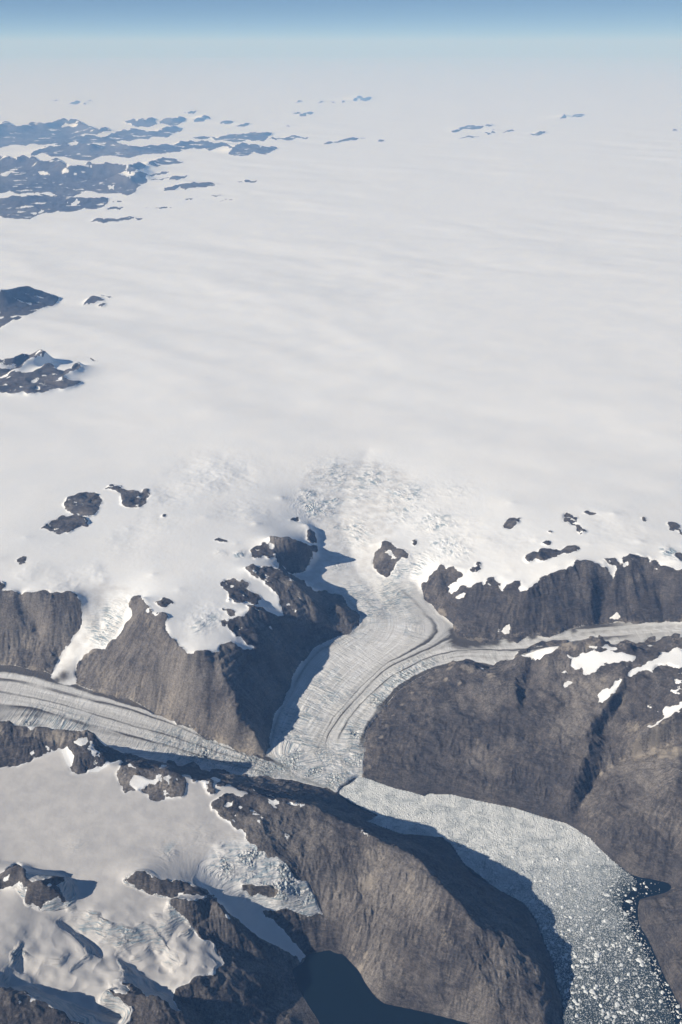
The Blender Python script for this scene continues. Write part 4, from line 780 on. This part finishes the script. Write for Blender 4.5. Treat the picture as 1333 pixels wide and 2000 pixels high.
def grid_object(name, mask, **kw):
    """the faces of the terrain that belong to one thing, as a mesh of its own"""
    fi, fj = np.nonzero(mask)
    v0 = fi * N + fj
    quads = np.stack([v0, v0 + 1, v0 + N + 1, v0 + N], 1)
    use, inv = np.unique(quads.ravel(), return_inverse=True)
    me = bpy.data.meshes.new(name); nv, nf = len(use), len(fi)
    me.vertices.add(nv); me.loops.add(nf * 4); me.polygons.add(nf)
    co = np.stack([X.ravel()[use], Y.ravel()[use], Z.ravel()[use]], 1).astype(np.float32) * U
    me.vertices.foreach_set("co", co.ravel())
    me.loops.foreach_set("vertex_index", inv.astype(np.int32))
    me.polygons.foreach_set("loop_start", (np.arange(nf) * 4).astype(np.int32))
    me.polygons.foreach_set("use_smooth", np.ones(nf, bool))
    for nm, arrs in (("A", (EDGE, FLOWM, CREV, DIRT)), ("B", (SCREE_OR_DIM, TINT, T, S))):
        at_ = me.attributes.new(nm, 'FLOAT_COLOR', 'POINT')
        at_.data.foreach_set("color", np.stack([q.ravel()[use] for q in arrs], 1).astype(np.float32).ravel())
    me.materials.append(TERRAIN); me.update(calc_edges=True)
    return link(name, me, **kw)
FREG = REG[:-1, :-1]
deep = (Z[:-1, :-1] < -.03) & (Z[1:, 1:] < -.03)
GRPFAR, GRPNEAR = "far rocky islands standing out of the ice sheet", "rock outcrops poking through the snow"
S_ = lambda lab, cat, name: (name, dict(kind='structure', label=lab, cat=cat))
T_ = lambda lab, grp, name='nunatak', cat='nunatak': (name, dict(label=lab, cat=cat, group=grp))
INFO = {
 0: S_("vast smooth white ice sheet reaching to the hazy horizon", "ice sheet", "ice_sheet"),
 'snowfield': S_("smooth grey-white snowfield in the lower left, behind the front ridge", "snowfield", "snowfield"),
 'glacier': S_("main curving glacier with dark medial moraine ending in a crevassed front at the fjord", "glacier", "glacier"),
 'side_glacier': S_("narrow striped side glacier joining the main glacier from the right", "glacier", "glacier"),
 'valley_glacier': S_("long striped valley glacier coming in from the left edge", "glacier", "glacier"),
 'hanging_glacier': S_("short steep glacier between the left cliff and the brown spur", "glacier", "glacier"),
 'icefall_glacier': S_("broken icefall dropping from the snowfield to the dark shaded inlet", "glacier", "glacier"),
 'cliff_left': S_("grey gullied cliff on the left edge above the valley glacier", "mountain", "mountain"),
 'spur_front': S_("brown-grey mountain spur between the valley glacier and the main glacier", "mountain", "mountain"),
 'spur_back': S_("shadowed rocky spur whose rounded toe pushes into the main glacier's bend", "mountain", "mountain"),
 'range_right': S_("dark purple-brown wall of rock above the narrow side glacier", "mountain", "mountain"),
 'massif_right': S_("broad dark grey mountain with snow patches right of the fjord", "mountain", "mountain"),
 'hill_corner': S_("dark brown hill in the lower right corner below the small cove", "hill", "hill"),
 'ridge_front': S_("long brown ridge in the lower middle casting a shadow onto the fjord", "mountain", "mountain"),
 'cliff_ridge': S_("dark cliffy ridge between the snowfield and the valley glacier", "mountain", "mountain"),
 'slope_rock': S_("dark rocky slope falling from the snowfield to the shaded inlet", "mountain", "mountain"),
 'inlet_rock': S_("dark shaded rock slope below the icefall at the head of the inlet", "mountain", "mountain"), 'inlet_rock_b': S_("dark shaded rock strip along the left side of the glacier tongue", "mountain", "mountain"),
 'corner_mountain': S_("dark half-shaded peak in the lower left corner", "mountain", "mountain"),
 'lower_rock': S_("brown rocky rise at the bottom edge below the lumpy snow", "hill", "hill"),
 'dome': T_("big rounded grey rock dome left of the upper main glacier", GRPNEAR), 'dome_knob': T_("small dark knob touching the left side of the rock dome", GRPNEAR),
 'dome_side': T_("narrow rock step between the rock dome and the crevassed ice", GRPNEAR),
 'shade_rock': T_("black shaded rock face below the snow left of the spur", GRPNEAR), 'shade_rock_b': T_("small dark rock just below the black shaded face", GRPNEAR), 'shade_rock_c': T_("tiny round rock beside the lumpy ice left of the spur", GRPNEAR),
 'snowfield_rock': T_("brown rock island with thin snow strips at the snowfield's upper rim", GRPNEAR), 'snowfield_rock_b': T_("small brown rock between the snowfield rim and the front ridge", GRPNEAR),
 'icefall_rock': T_("dark rock window in the middle of the broken icefall", GRPNEAR), 'corner_peak': T_("dark pyramid peak with a forked crest casting a long shadow on the snow", GRPNEAR), 'hump': T_("rounded dark hump with a shaded tail in the lower left snow", GRPNEAR),
 'n01': T_("rounded grey outcrop, middle of the three on the left ice", GRPNEAR), 'n02': T_("low grey outcrop, front one of the three on the left ice", GRPNEAR), 'n03': T_("grey outcrop with a snowy cap, farthest of the three on the left ice", GRPNEAR),
 'n04': T_("small square rock alone in the snow near the left edge", GRPNEAR), 'n05': T_("tiny dark rock in the snow right of the three outcrops", GRPNEAR), 'n06': T_("small rock at the left edge on top of the gullied cliff", GRPNEAR),
 'n07': T_("oval dark rock in the snow behind the brown spur's top", GRPNEAR), 'n08': T_("small dark sliver in the snow left of the rock dome", GRPNEAR), 'n09': T_("small dark rock just above the rock dome beside crevassed ice", GRPNEAR),
 'n10': T_("brown triangular outcrop on the right bank of the upper main glacier", GRPNEAR), 'n11': T_("tiny rock in the ice right of the triangular outcrop", GRPNEAR), 'n12': T_("oval grey rock alone on the ice right of the icefall", GRPNEAR),
 'n13': T_("long slanting brown outcrop on the upper right ice", GRPNEAR), 'n14': T_("thin dark line of rocks right of the slanting outcrop", GRPNEAR), 'n15': T_("small flat rock just above the long double outcrop", GRPNEAR), 'n16': T_("tiny rock between the slanting outcrop and the flat rock", GRPNEAR),
 'n17': T_("long double-humped outcrop above the right rock wall", GRPNEAR), 'n18': T_("small dark strip of rock in the notch of the right wall", GRPNEAR), 'n19': T_("small brown rock on the upper right ice, left of the edge outcrop", GRPNEAR), 'n20': T_("brown outcrop at the right edge of the upper ice", GRPNEAR), 'n21': T_("dark rock at the right edge beside blue broken ice", GRPNEAR),
 'm01': T_("big blue-grey mountain cut off by the left edge above the white glacier", GRPFAR), 'm02': T_("small steep blue rock right of the big left-edge mountain", GRPFAR), 'm03': T_("thin rock sliver trailing right of the small steep rock", GRPFAR), 'm04': T_("small flat rock just below the small steep rock", GRPFAR),
 'm05': T_("forked blue-grey rock mass at the left edge with white snow spots", GRPFAR), 'm06': T_("thin dark ridge at the right tip of the forked rock mass", GRPFAR),
 'f01': T_("far large pale blue mountain range along the upper left edge", GRPFAR), 'f02': T_("far blue double peak right of the large pale range", GRPFAR), 'f03': T_("far blue hump right of the double peak", GRPFAR), 'f04': T_("far pointed blue island right of the blue hump", GRPFAR),
 'f10': T_("far long low blue ridge with a wedge at its right end", GRPFAR), 'f11': T_("broad blue mountain mass with snow spots on the upper left edge", GRPFAR), 'f12': T_("nearest of the far blue ridges on the left edge", GRPFAR), 'f08': T_("far thin blue ridge above the long low ridge", GRPFAR),
 'f15': T_("low dark streak of rock below the nearest far ridge", GRPFAR), 'f17': T_("elongated blue island right of the broad blue mass", GRPFAR), 'f24': T_("long thin blue streak in the middle of the far ice", GRPFAR), 'f30': T_("knobbly blue island at the right end of the farthest row", GRPFAR),
 'f33': T_("long slanting blue streak, upper left of the right-hand group", GRPFAR), 'f38': T_("tiny pale peak on the snowy rise at far right", GRPFAR), 'f31': T_("flat blue island below the farthest row", GRPFAR), 'f05': T_("thin pale sliver above the pointed blue island", GRPFAR),
 'f06': T_("small blue block right of the pointed blue island", GRPFAR), 'f07': T_("small slanting blue rock left of the flat islands' gap", GRPFAR),
}
INFO.update({k: T_(v, GRPFAR) for k, v in {'f09': 'flat blue island off the right tip of the thin far ridge', 'f13': "small flat rock right of the nearest far ridge's tip", 'f14': "small hook of rock above the flat one at the nearest ridge's tip", 'f16': "small rock left of the elongated blue island's top", 'f18': 'ring of small dark rocks right of the elongated blue island', 'f19': 'thin sliver of rock below the elongated blue island', 'f20': 'small dark rock right of the thin sliver, below the elongated island', 'f21': "flat dark rock right of the low dark streak's far end", 'f22': 'tiny dot of rock left of the flat dark rock', 'f23': 'thin slanting line of rock below the small dark rock', 'f25': 'small blue rock just right of the long thin streak', 'f26': 'small blue peak at the left end of the farthest row', 'f27': 'low arched rock second from the left in the farthest row', 'f28': 'tiny rock third from the left in the farthest row', 'f29': 'narrow rock next to the knobbly island in the farthest row', 'f32': 'tiny pyramid rock right of the thin far ridge', 'f34': 'thin blue streak below the long slanting one on the right', 'f35': 'short blue streak between the two slanting ones on the right', 'f36': 'short slanting rock right of the right-hand group', 'f37': 'small blue wedge farthest right of the slanting streaks', 'f39': 'blue rock beside the tiny pale peak at far right', 'f40': 'tiny speck of rock at the right edge near the horizon', 'f41': 'left one of the twin far peaks near the left horizon', 'f42': 'right one of the twin far peaks near the left horizon', 'f43': 'smallest far peak left of the twin peaks', 'f44': 'upper thin strip off the tip of the broad blue mass', 'f45': 'lower thin strip off the tip of the broad blue mass'}.items()})
small = "tiny far blue rock on the distant ice"
order_ids = [(0, 0)] + sorted(((k, v) for k, v in IDS.items()), key=lambda q: q[1])
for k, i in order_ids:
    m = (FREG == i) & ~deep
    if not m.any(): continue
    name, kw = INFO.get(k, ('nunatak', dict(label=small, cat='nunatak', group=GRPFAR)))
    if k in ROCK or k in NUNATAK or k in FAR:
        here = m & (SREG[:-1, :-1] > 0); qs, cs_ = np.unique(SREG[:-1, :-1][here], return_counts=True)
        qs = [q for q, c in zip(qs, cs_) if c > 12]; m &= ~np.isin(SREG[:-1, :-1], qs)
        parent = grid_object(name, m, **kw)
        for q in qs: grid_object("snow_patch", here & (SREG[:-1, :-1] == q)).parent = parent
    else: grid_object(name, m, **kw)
print("terrain objects", round(time.time() - T_START, 1))
# ------------------------------------------------------------------ water
k = NT_("fjord_water")
pos = k.n("NewGeometry").outputs['Position']
p = k.n("BsdfPrincipled", Roughness=.22); p.inputs['Base Color'].default_value = col(.006, .014, .024); p.inputs['Specular IOR Level'].default_value = .18
b = k.n("Bump", Strength=.25, Distance=.02, Height=k.noise(pos, 9, 3, .6)); k.set(p.inputs['Normal'], b.outputs[0])
k.set(k.out.inputs[0], p.outputs[0]); WATER = k.m
me = bpy.data.meshes.new("water")
me.from_pydata([(x * U, y * U, 0) for x, y in ((-4, 5), (9, 5), (9, 15), (-4, 15))], [], [(0, 1, 2, 3)]); me.materials.append(WATER)
link("water", me, kind='structure', label="dark blue fjord water between the mountains", cat="fjord")
# ------------------------------------------------------------------ pack ice in the fjord
PACK = "655 1547; 665 1534; 680 1528; 696 1514; 711 1518; 738 1527; 767 1538; 814 1549; 830 1555; 840 1550; 887 1552; 932 1563; 1008 1578; 1070 1598; 1109 1608; 1154 1637; 1193 1677; 1232 1708; 1246 1722; 1240 1738; 1220 1750; 1215 1770; 1232 1800; 1240 1830; 1262 1860; 1275 1890; 1290 1930; 1310 1975; 1340 2050; 1360 2130; 1112 2130; 1100 2000; 1098 1950; 1085 1924; 1082 1884; 1064 1845; 1048 1800; 1024 1766; 969 1737; 905 1687; 882 1651; 864 1637; 785 1630; 700 1600; 740 1594; 690 1570"
ring = P2(PACK); wx, wy = at(ring[:, 0], ring[:, 1], 0.0)
def inside(x, y, wx, wy):
    c = np.zeros(x.shape, bool); n = len(wx)
    for a in range(n):
        b = (a + 1) % n
        q = (wy[a] > y) != (wy[b] > y)
        c ^= q & (x < (wx[b] - wx[a]) * (y - wy[a]) / (wy[b] - wy[a] + 1e-12) + wx[a])
    return c
def to_px(x, y, z):
    d = y * CP - (z - CAM_H) * SP; u = y * SP + (z - CAM_H) * CP
    return 666.5 + FPX * x / d, 1000 - FPX * u / d
def cover(px, py):
    """share of the water that is covered by ice, falling off down the fjord and towards the cove"""
    s = np.interp(py, [1500, 1600, 1660, 1720, 1780, 1840, 1920, 2000, 2100], [1.14, 1.08, .97, .80, .60, .44, .32, .22, .2])
    e = np.interp(px - np.interp(py, [1600, 1700, 1760, 1800, 1900, 2000], [1110, 1225, 1232, 1240, 1290, 1335]), [-150, -60, 0], [1, .86, .45])
    cove = np.exp(-(((px - 1245) / 50) ** 2 + ((py - 1750) / 26) ** 2))
    return np.clip(s * np.where(py > 1690, e, 1) * (1 - .85 * cove), 0, 1)
gx_, gy_ = np.meshgrid(np.arange(wx.min(), wx.max(), .018), np.arange(wy.min(), wy.max(), .018))
ins = inside(gx_, gy_, wx, wy)
ppx, ppy = to_px(gx_, gy_, 0)
cov = cover(ppx, ppy) * (.98 + .30 * fbm(gx_, gy_, .22, 5, 200, .6))
fi, fj = np.nonzero(ins[:-1, :-1] & ins[1:, 1:])
W_ = gx_.shape[1]; v0 = fi * W_ + fj
quads = np.stack([v0, v0 + 1, v0 + W_ + 1, v0 + W_], 1); use, inv = np.unique(quads.ravel(), return_inverse=True)
me = bpy.data.meshes.new("brash_ice"); me.vertices.add(len(use)); me.loops.add(len(fi) * 4); me.polygons.add(len(fi))
hz = (.0045 + .004 * fbm(gx_, gy_, .09, 3, 210)).clip(.0012, 1)
me.vertices.foreach_set("co", (np.stack([gx_.ravel()[use], gy_.ravel()[use], hz.ravel()[use]], 1) * U).astype(np.float32).ravel())
me.loops.foreach_set("vertex_index", inv.astype(np.int32)); me.polygons.foreach_set("loop_start", (np.arange(len(fi)) * 4).astype(np.int32))
me.polygons.foreach_set("use_smooth", np.ones(len(fi), bool))
me.attributes.new("cover", 'FLOAT', 'POINT').data.foreach_set("value", cov.ravel()[use].astype(np.float32)); me.update(calc_edges=True)
k = NT_("brash_ice")
pos = k.n("NewGeometry").outputs['Position']; cv = k.n("Attribute", attribute_name="cover").outputs['Fac']
v1 = k.n("TexVoronoi", feature='F1', i0=pos, Scale=3.2); v2 = k.n("TexVoronoi", feature='F1', i0=pos, Scale=7.0); v3 = k.n("TexVoronoi", feature='F1', i0=pos, Scale=14.0)
rnd = lambda v: k.n("SeparateColor", i0=v.outputs['Color']).outputs[0]
dd = lambda v, a: k.step(v.outputs['Distance'], a, a - .25)
on1 = k.math('MULTIPLY', k.math('LESS_THAN', rnd(v1), k.math('MULTIPLY', cv, .55)), dd(v1, .62))
on2 = k.math('MULTIPLY', k.math('LESS_THAN', rnd(v2), k.math('MULTIPLY', cv, .66)), dd(v2, .62))
on3 = k.math('MULTIPLY', k.math('LESS_THAN', rnd(v3), k.math('MULTIPLY', cv, .6)), dd(v3, .75))
on = k.math('MAXIMUM', on1, k.math('MAXIMUM', on2, on3))
solid = k.step(cv, .72, .98)
crk = k.n("TexVoronoi", feature='DISTANCE_TO_EDGE', i0=k.n("VectorMath", operation='ADD', i0=pos, i1=k.n("VectorMath", operation='SCALE', i0=k.n("TexNoise", i0=pos, Scale=.8).outputs['Color'], i3=1.6).outputs[0]).outputs[0], Scale=.42)
line = k.math('MULTIPLY', k.step(crk.outputs['Distance'], .034, .006), k.math('MULTIPLY', k.step(cv, 1.08, 1.0), k.step(k.noise(pos, .25, 2), .42, .6)))
on = k.math('MAXIMUM', k.math('MULTIPLY', on, k.math('MULTIPLY_ADD', solid, -.3, 1.0)), solid)
slush = k.mix(k.step(cv, .15, .9), col(.034, .054, .068), col(.34, .39, .43))
icec = k.mix(k.noise(pos, 1.2, 4, .6), col(.72, .76, .79), col(.86, .89, .91))
icec = k.mix(k.math('MULTIPLY', solid, .5), icec, col(.84, .88, .90))
icec = k.mix(k.math('MULTIPLY', k.math('MULTIPLY', k.math('SUBTRACT', 1.0, on3), .5), k.step(cv, 1.04, .9)), icec, col(.46, .51, .55))
c = k.mix(k.math('MULTIPLY', k.math('SUBTRACT', 1.0, line), on), slush, icec)
b = k.n("Bump", Strength=1.0, Distance=.06, Height=k.math('ADD', k.math('ADD', on1, on2), k.math('MULTIPLY', k.noise(pos, 5, 3, .6), .7)))
p = k.n("BsdfPrincipled", Roughness=.75, Normal=b.outputs[0]); k.set(p.inputs['Base Color'], c); p.inputs['Specular IOR Level'].default_value = .15
k.set(k.out.inputs[0], p.outputs[0]); me.materials.append(k.m)
link("brash_ice", me, kind='stuff', label="dense grey pack of brash ice choking the fjord below the glacier front", cat="brash ice")
# ------------------------------------------------------------------ floes
k = NT_("floe_ice")
pos = k.n("NewGeometry").outputs['Position']
c = k.mix(k.noise(pos, 2.5, 4, .6), col(.62, .68, .72), col(.86, .88, .90))
b = k.n("Bump", Strength=.8, Distance=.05, Height=k.noise(pos, 8, 4, .6))
p = k.n("BsdfPrincipled", Roughness=.7, Normal=b.outputs[0]); k.set(p.inputs['Base Color'], c); p.inputs['Specular IOR Level'].default_value = .2
k.set(k.out.inputs[0], p.outputs[0]); FLOE = k.m
rng = np.random.default_rng(5)
def floe_shape(size, el=1.0, hgt=.08):
    """jagged slab: waterline ring, rim ring, an off-centre broken top; size in km"""
    n = int(rng.integers(7, 12)); a = np.sort(rng.uniform(0, 2 * np.pi, n)) * .35 + np.arange(n) * 2 * np.pi / n * .65
    rad = size / 2 * rng.uniform(.72, 1.15, n); rot = rng.uniform(0, np.pi); cx_, cy_ = np.cos(a) * rad, np.sin(a) * rad * el
    x, y = cx_ * math.cos(rot) - cy_ * math.sin(rot), cx_ * math.sin(rot) + cy_ * math.cos(rot)
    h = size * hgt * rng.uniform(.7, 1.4)
    v = [(p_, q_, -.001) for p_, q_ in zip(x, y)]
    v += [(p_ * .9, q_ * .9, h * rng.uniform(.45, 1.0)) for p_, q_ in zip(x, y)]
    v += [(p_ * .45, q_ * .45, h * rng.uniform(.8, 1.5)) for p_, q_ in zip(x, y)] + [(rng.normal(0, size * .06), rng.normal(0, size * .06), h * rng.uniform(1, 1.5))]
    fcs = []
    for q in range(n):
        r_ = (q + 1) % n
        fcs += [(q, r_, n + r_, n + q), (n + q, n + r_, 2 * n + r_, 2 * n + q), (2 * n + q, 2 * n + r_, 3 * n)]
    return v, fcs
KEY = [   # px py size(px) elongation label
 (846, 0, 0, 0, '')]
KEY = [(1168, 1865, 17, .45, "long flat white floe in the middle of the lower fjord"), (1250, 1876, 14, .75, "bright triangular floe near the right shore of the lower fjord"), (1206, 1915, 15, .6, "large pale floe below the triangular floe"), (1157, 1937, 13, .8, "chunky white floe left of the fjord's middle near the bottom"), (1164, 1948, 10, .9, "small bright floe touching the chunky white floe"),
 (1187, 1749, 13, .6, "bright white floe at the edge of the dark open water"), (1229, 1761, 13, .55, "ring-shaped white floe in the dark water off the cove"), (1199, 1847, 10, .7, "bright oval floe above the triangular floe"), (1180, 1777, 9, .7, "round white floe below the dense pack"), (1206, 1962, 11, .9, "squarish grey floe near the bottom of the fjord"),
 (1123, 1956, 10, .7, "white floe near the shadow's edge at the bottom"), (1240, 1737, 12, .35, "slanting sliver of ice at the mouth of the cove"), (1263, 1733, 6, .9, "small round floe in the dark cove"), (1227, 1831, 11, .6, "pale double floe close to the right shore"), (1092, 1747, 10, .5, "flat grey floe inside the dense pack")]
nameds = []
for kx, ky, ks, el, lab in KEY:
    x, y = at(kx, ky, 0.0); d = math.hypot(x, y, ) ; size = ks * math.hypot(d, CAM_H) / FPX
    v, fc = floe_shape(size, max(el, .6), .09)
    me = bpy.data.meshes.new("ice_floe"); me.from_pydata([(a * U, b_ * U, c_ * U) for a, b_, c_ in v], [], fc); me.materials.append(FLOE)
    o = link("ice_floe", me, label=lab, cat="ice floe", group="ice floes drifting in the fjord"); o.location = (x * U, y * U, .035)
protos = []
for q in range(14):
    v, fc = floe_shape(1.0, rng.uniform(.55, 1), .13)
    me = bpy.data.meshes.new("ice_floe"); me.from_pydata(v, [], fc); me.materials.append(FLOE); protos.append((me, np.array(v), fc))
# scatter by the covered share of the water
cand = 60000
cx_ = rng.uniform(wx.min(), wx.max() + .3, cand); cy_ = rng.uniform(wy.min(), wy.max(), cand)
OUT = P2("1020 1610; 1109 1610; 1154 1640; 1193 1681; 1232 1711; 1259 1717; 1300 1726; 1306 1738; 1280 1746; 1243 1757; 1242 1790; 1262 1835; 1278 1867; 1294 1904; 1310 1935; 1330 1974; 1360 2040; 1112 2040; 1102 2000; 1102 1950; 1088 1924; 1086 1884; 1068 1845; 1052 1800; 1028 1766; 973 1737; 909 1687; 900 1640; 940 1610")
ox_, oy_ = at(OUT[:, 0], OUT[:, 1], 0.0)
okm = inside(cx_, cy_, ox_, oy_); cx_, cy_ = cx_[okm], cy_[okm]
qx, qy = to_px(cx_, cy_, 0)
prob = np.interp(qy, [1600, 1700, 1800, 2000], [.12, .45, 1, 1]) * np.where((qx > 1230) & (qy < 1760), .35, 1) * (.35 + 1.6 * np.clip(.5 + fbm(cx_, cy_, .35, 3, 300), 0, 1))
keep = rng.uniform(0, 1.6, len(cx_)) < prob; cx_, cy_, qx, qy = cx_[keep], cy_[keep], qx[keep], qy[keep]
size = (.0078 * rng.pareto(2.2, len(cx_)) + .0060).clip(0, .066) * np.interp(qy, [1600, 1800], [.8, 1.0])
order_ = np.argsort(-size)
big, rest = order_[:285], order_[285:5600]
for q in big:
    x, y, s = cx_[q], cy_[q], size[q]
    me = protos[int(rng.integers(len(protos)))][0]
    dense = qy[q] < 1745
    lab = ("small white floe frozen into the dense grey pack ice" if dense else ("small white floe close to the right-hand shore" if qx[q] > np.interp(qy[q], [1700, 1800, 1900, 2000], [1190, 1205, 1255, 1290]) else ("small white floe in the open lower fjord, towards the bottom edge" if qy[q] > 1880 else "small white floe where the pack ice loosens")))
    o = link("ice_floe", me, label=lab, cat="ice floe", group="ice floes drifting in the fjord")
    o.location = (x * U, y * U, .02); o.scale = (s * U,) * 3; o.rotation_euler = (0, 0, rng.uniform(0, 6.28))
V, F = [], []; nv = 0
for q in rest:
    me_, v, fc = protos[int(rng.integers(len(protos)))]
    a = rng.uniform(0, 6.28); ca, sa_ = math.cos(a), math.sin(a); s = size[q]
    w_ = np.stack([(v[:, 0] * ca - v[:, 1] * sa_) * s + cx_[q], (v[:, 0] * sa_ + v[:, 1] * ca) * s + cy_[q], v[:, 2] * s + .002], 1) * U
    V.append(w_); F += [tuple(i + nv for i in t_) for t_ in fc]; nv += len(v)
me = bpy.data.meshes.new("ice_fragments"); me.from_pydata(np.concatenate(V).tolist(), [], F); me.materials.append(FLOE)
link("ice_fragments", me, kind='stuff', label="countless tiny ice fragments floating between the floes", cat="ice fragments")
# ------------------------------------------------------------------ haze
k = NT_("haze")
v = k.n("VolumePrincipled"); v.inputs['Color'].default_value = col(*HAZE_COLOR); v.inputs['Absorption Color'].default_value = col(.74, .65, .12)
v.inputs['Density'].default_value = HAZE_SIGMA / U; v.inputs['Anisotropy'].default_value = 0.0
k.set(k.out.inputs['Volume'], v.outputs[0])
import bmesh
bm = bmesh.new(); bmesh.ops.create_cube(bm, size=1)
x0, x1, y0, y1, zb, zt = -700, 700, -15, 930, -.4, HAZE_TOP
for vv in bm.verts:
    vv.co = ((x0 if vv.co.x < 0 else x1) * U, (y0 if vv.co.y < 0 else y1) * U, (zb if vv.co.z < 0 else zt) * U)
me = bpy.data.meshes.new("haze"); bm.to_mesh(me); bm.free(); me.materials.append(k.m)
link("haze", me, kind='stuff', label="pale blue haze thickening over the distant ice sheet", cat="haze")
print("done", round(time.time() - T_START, 1))
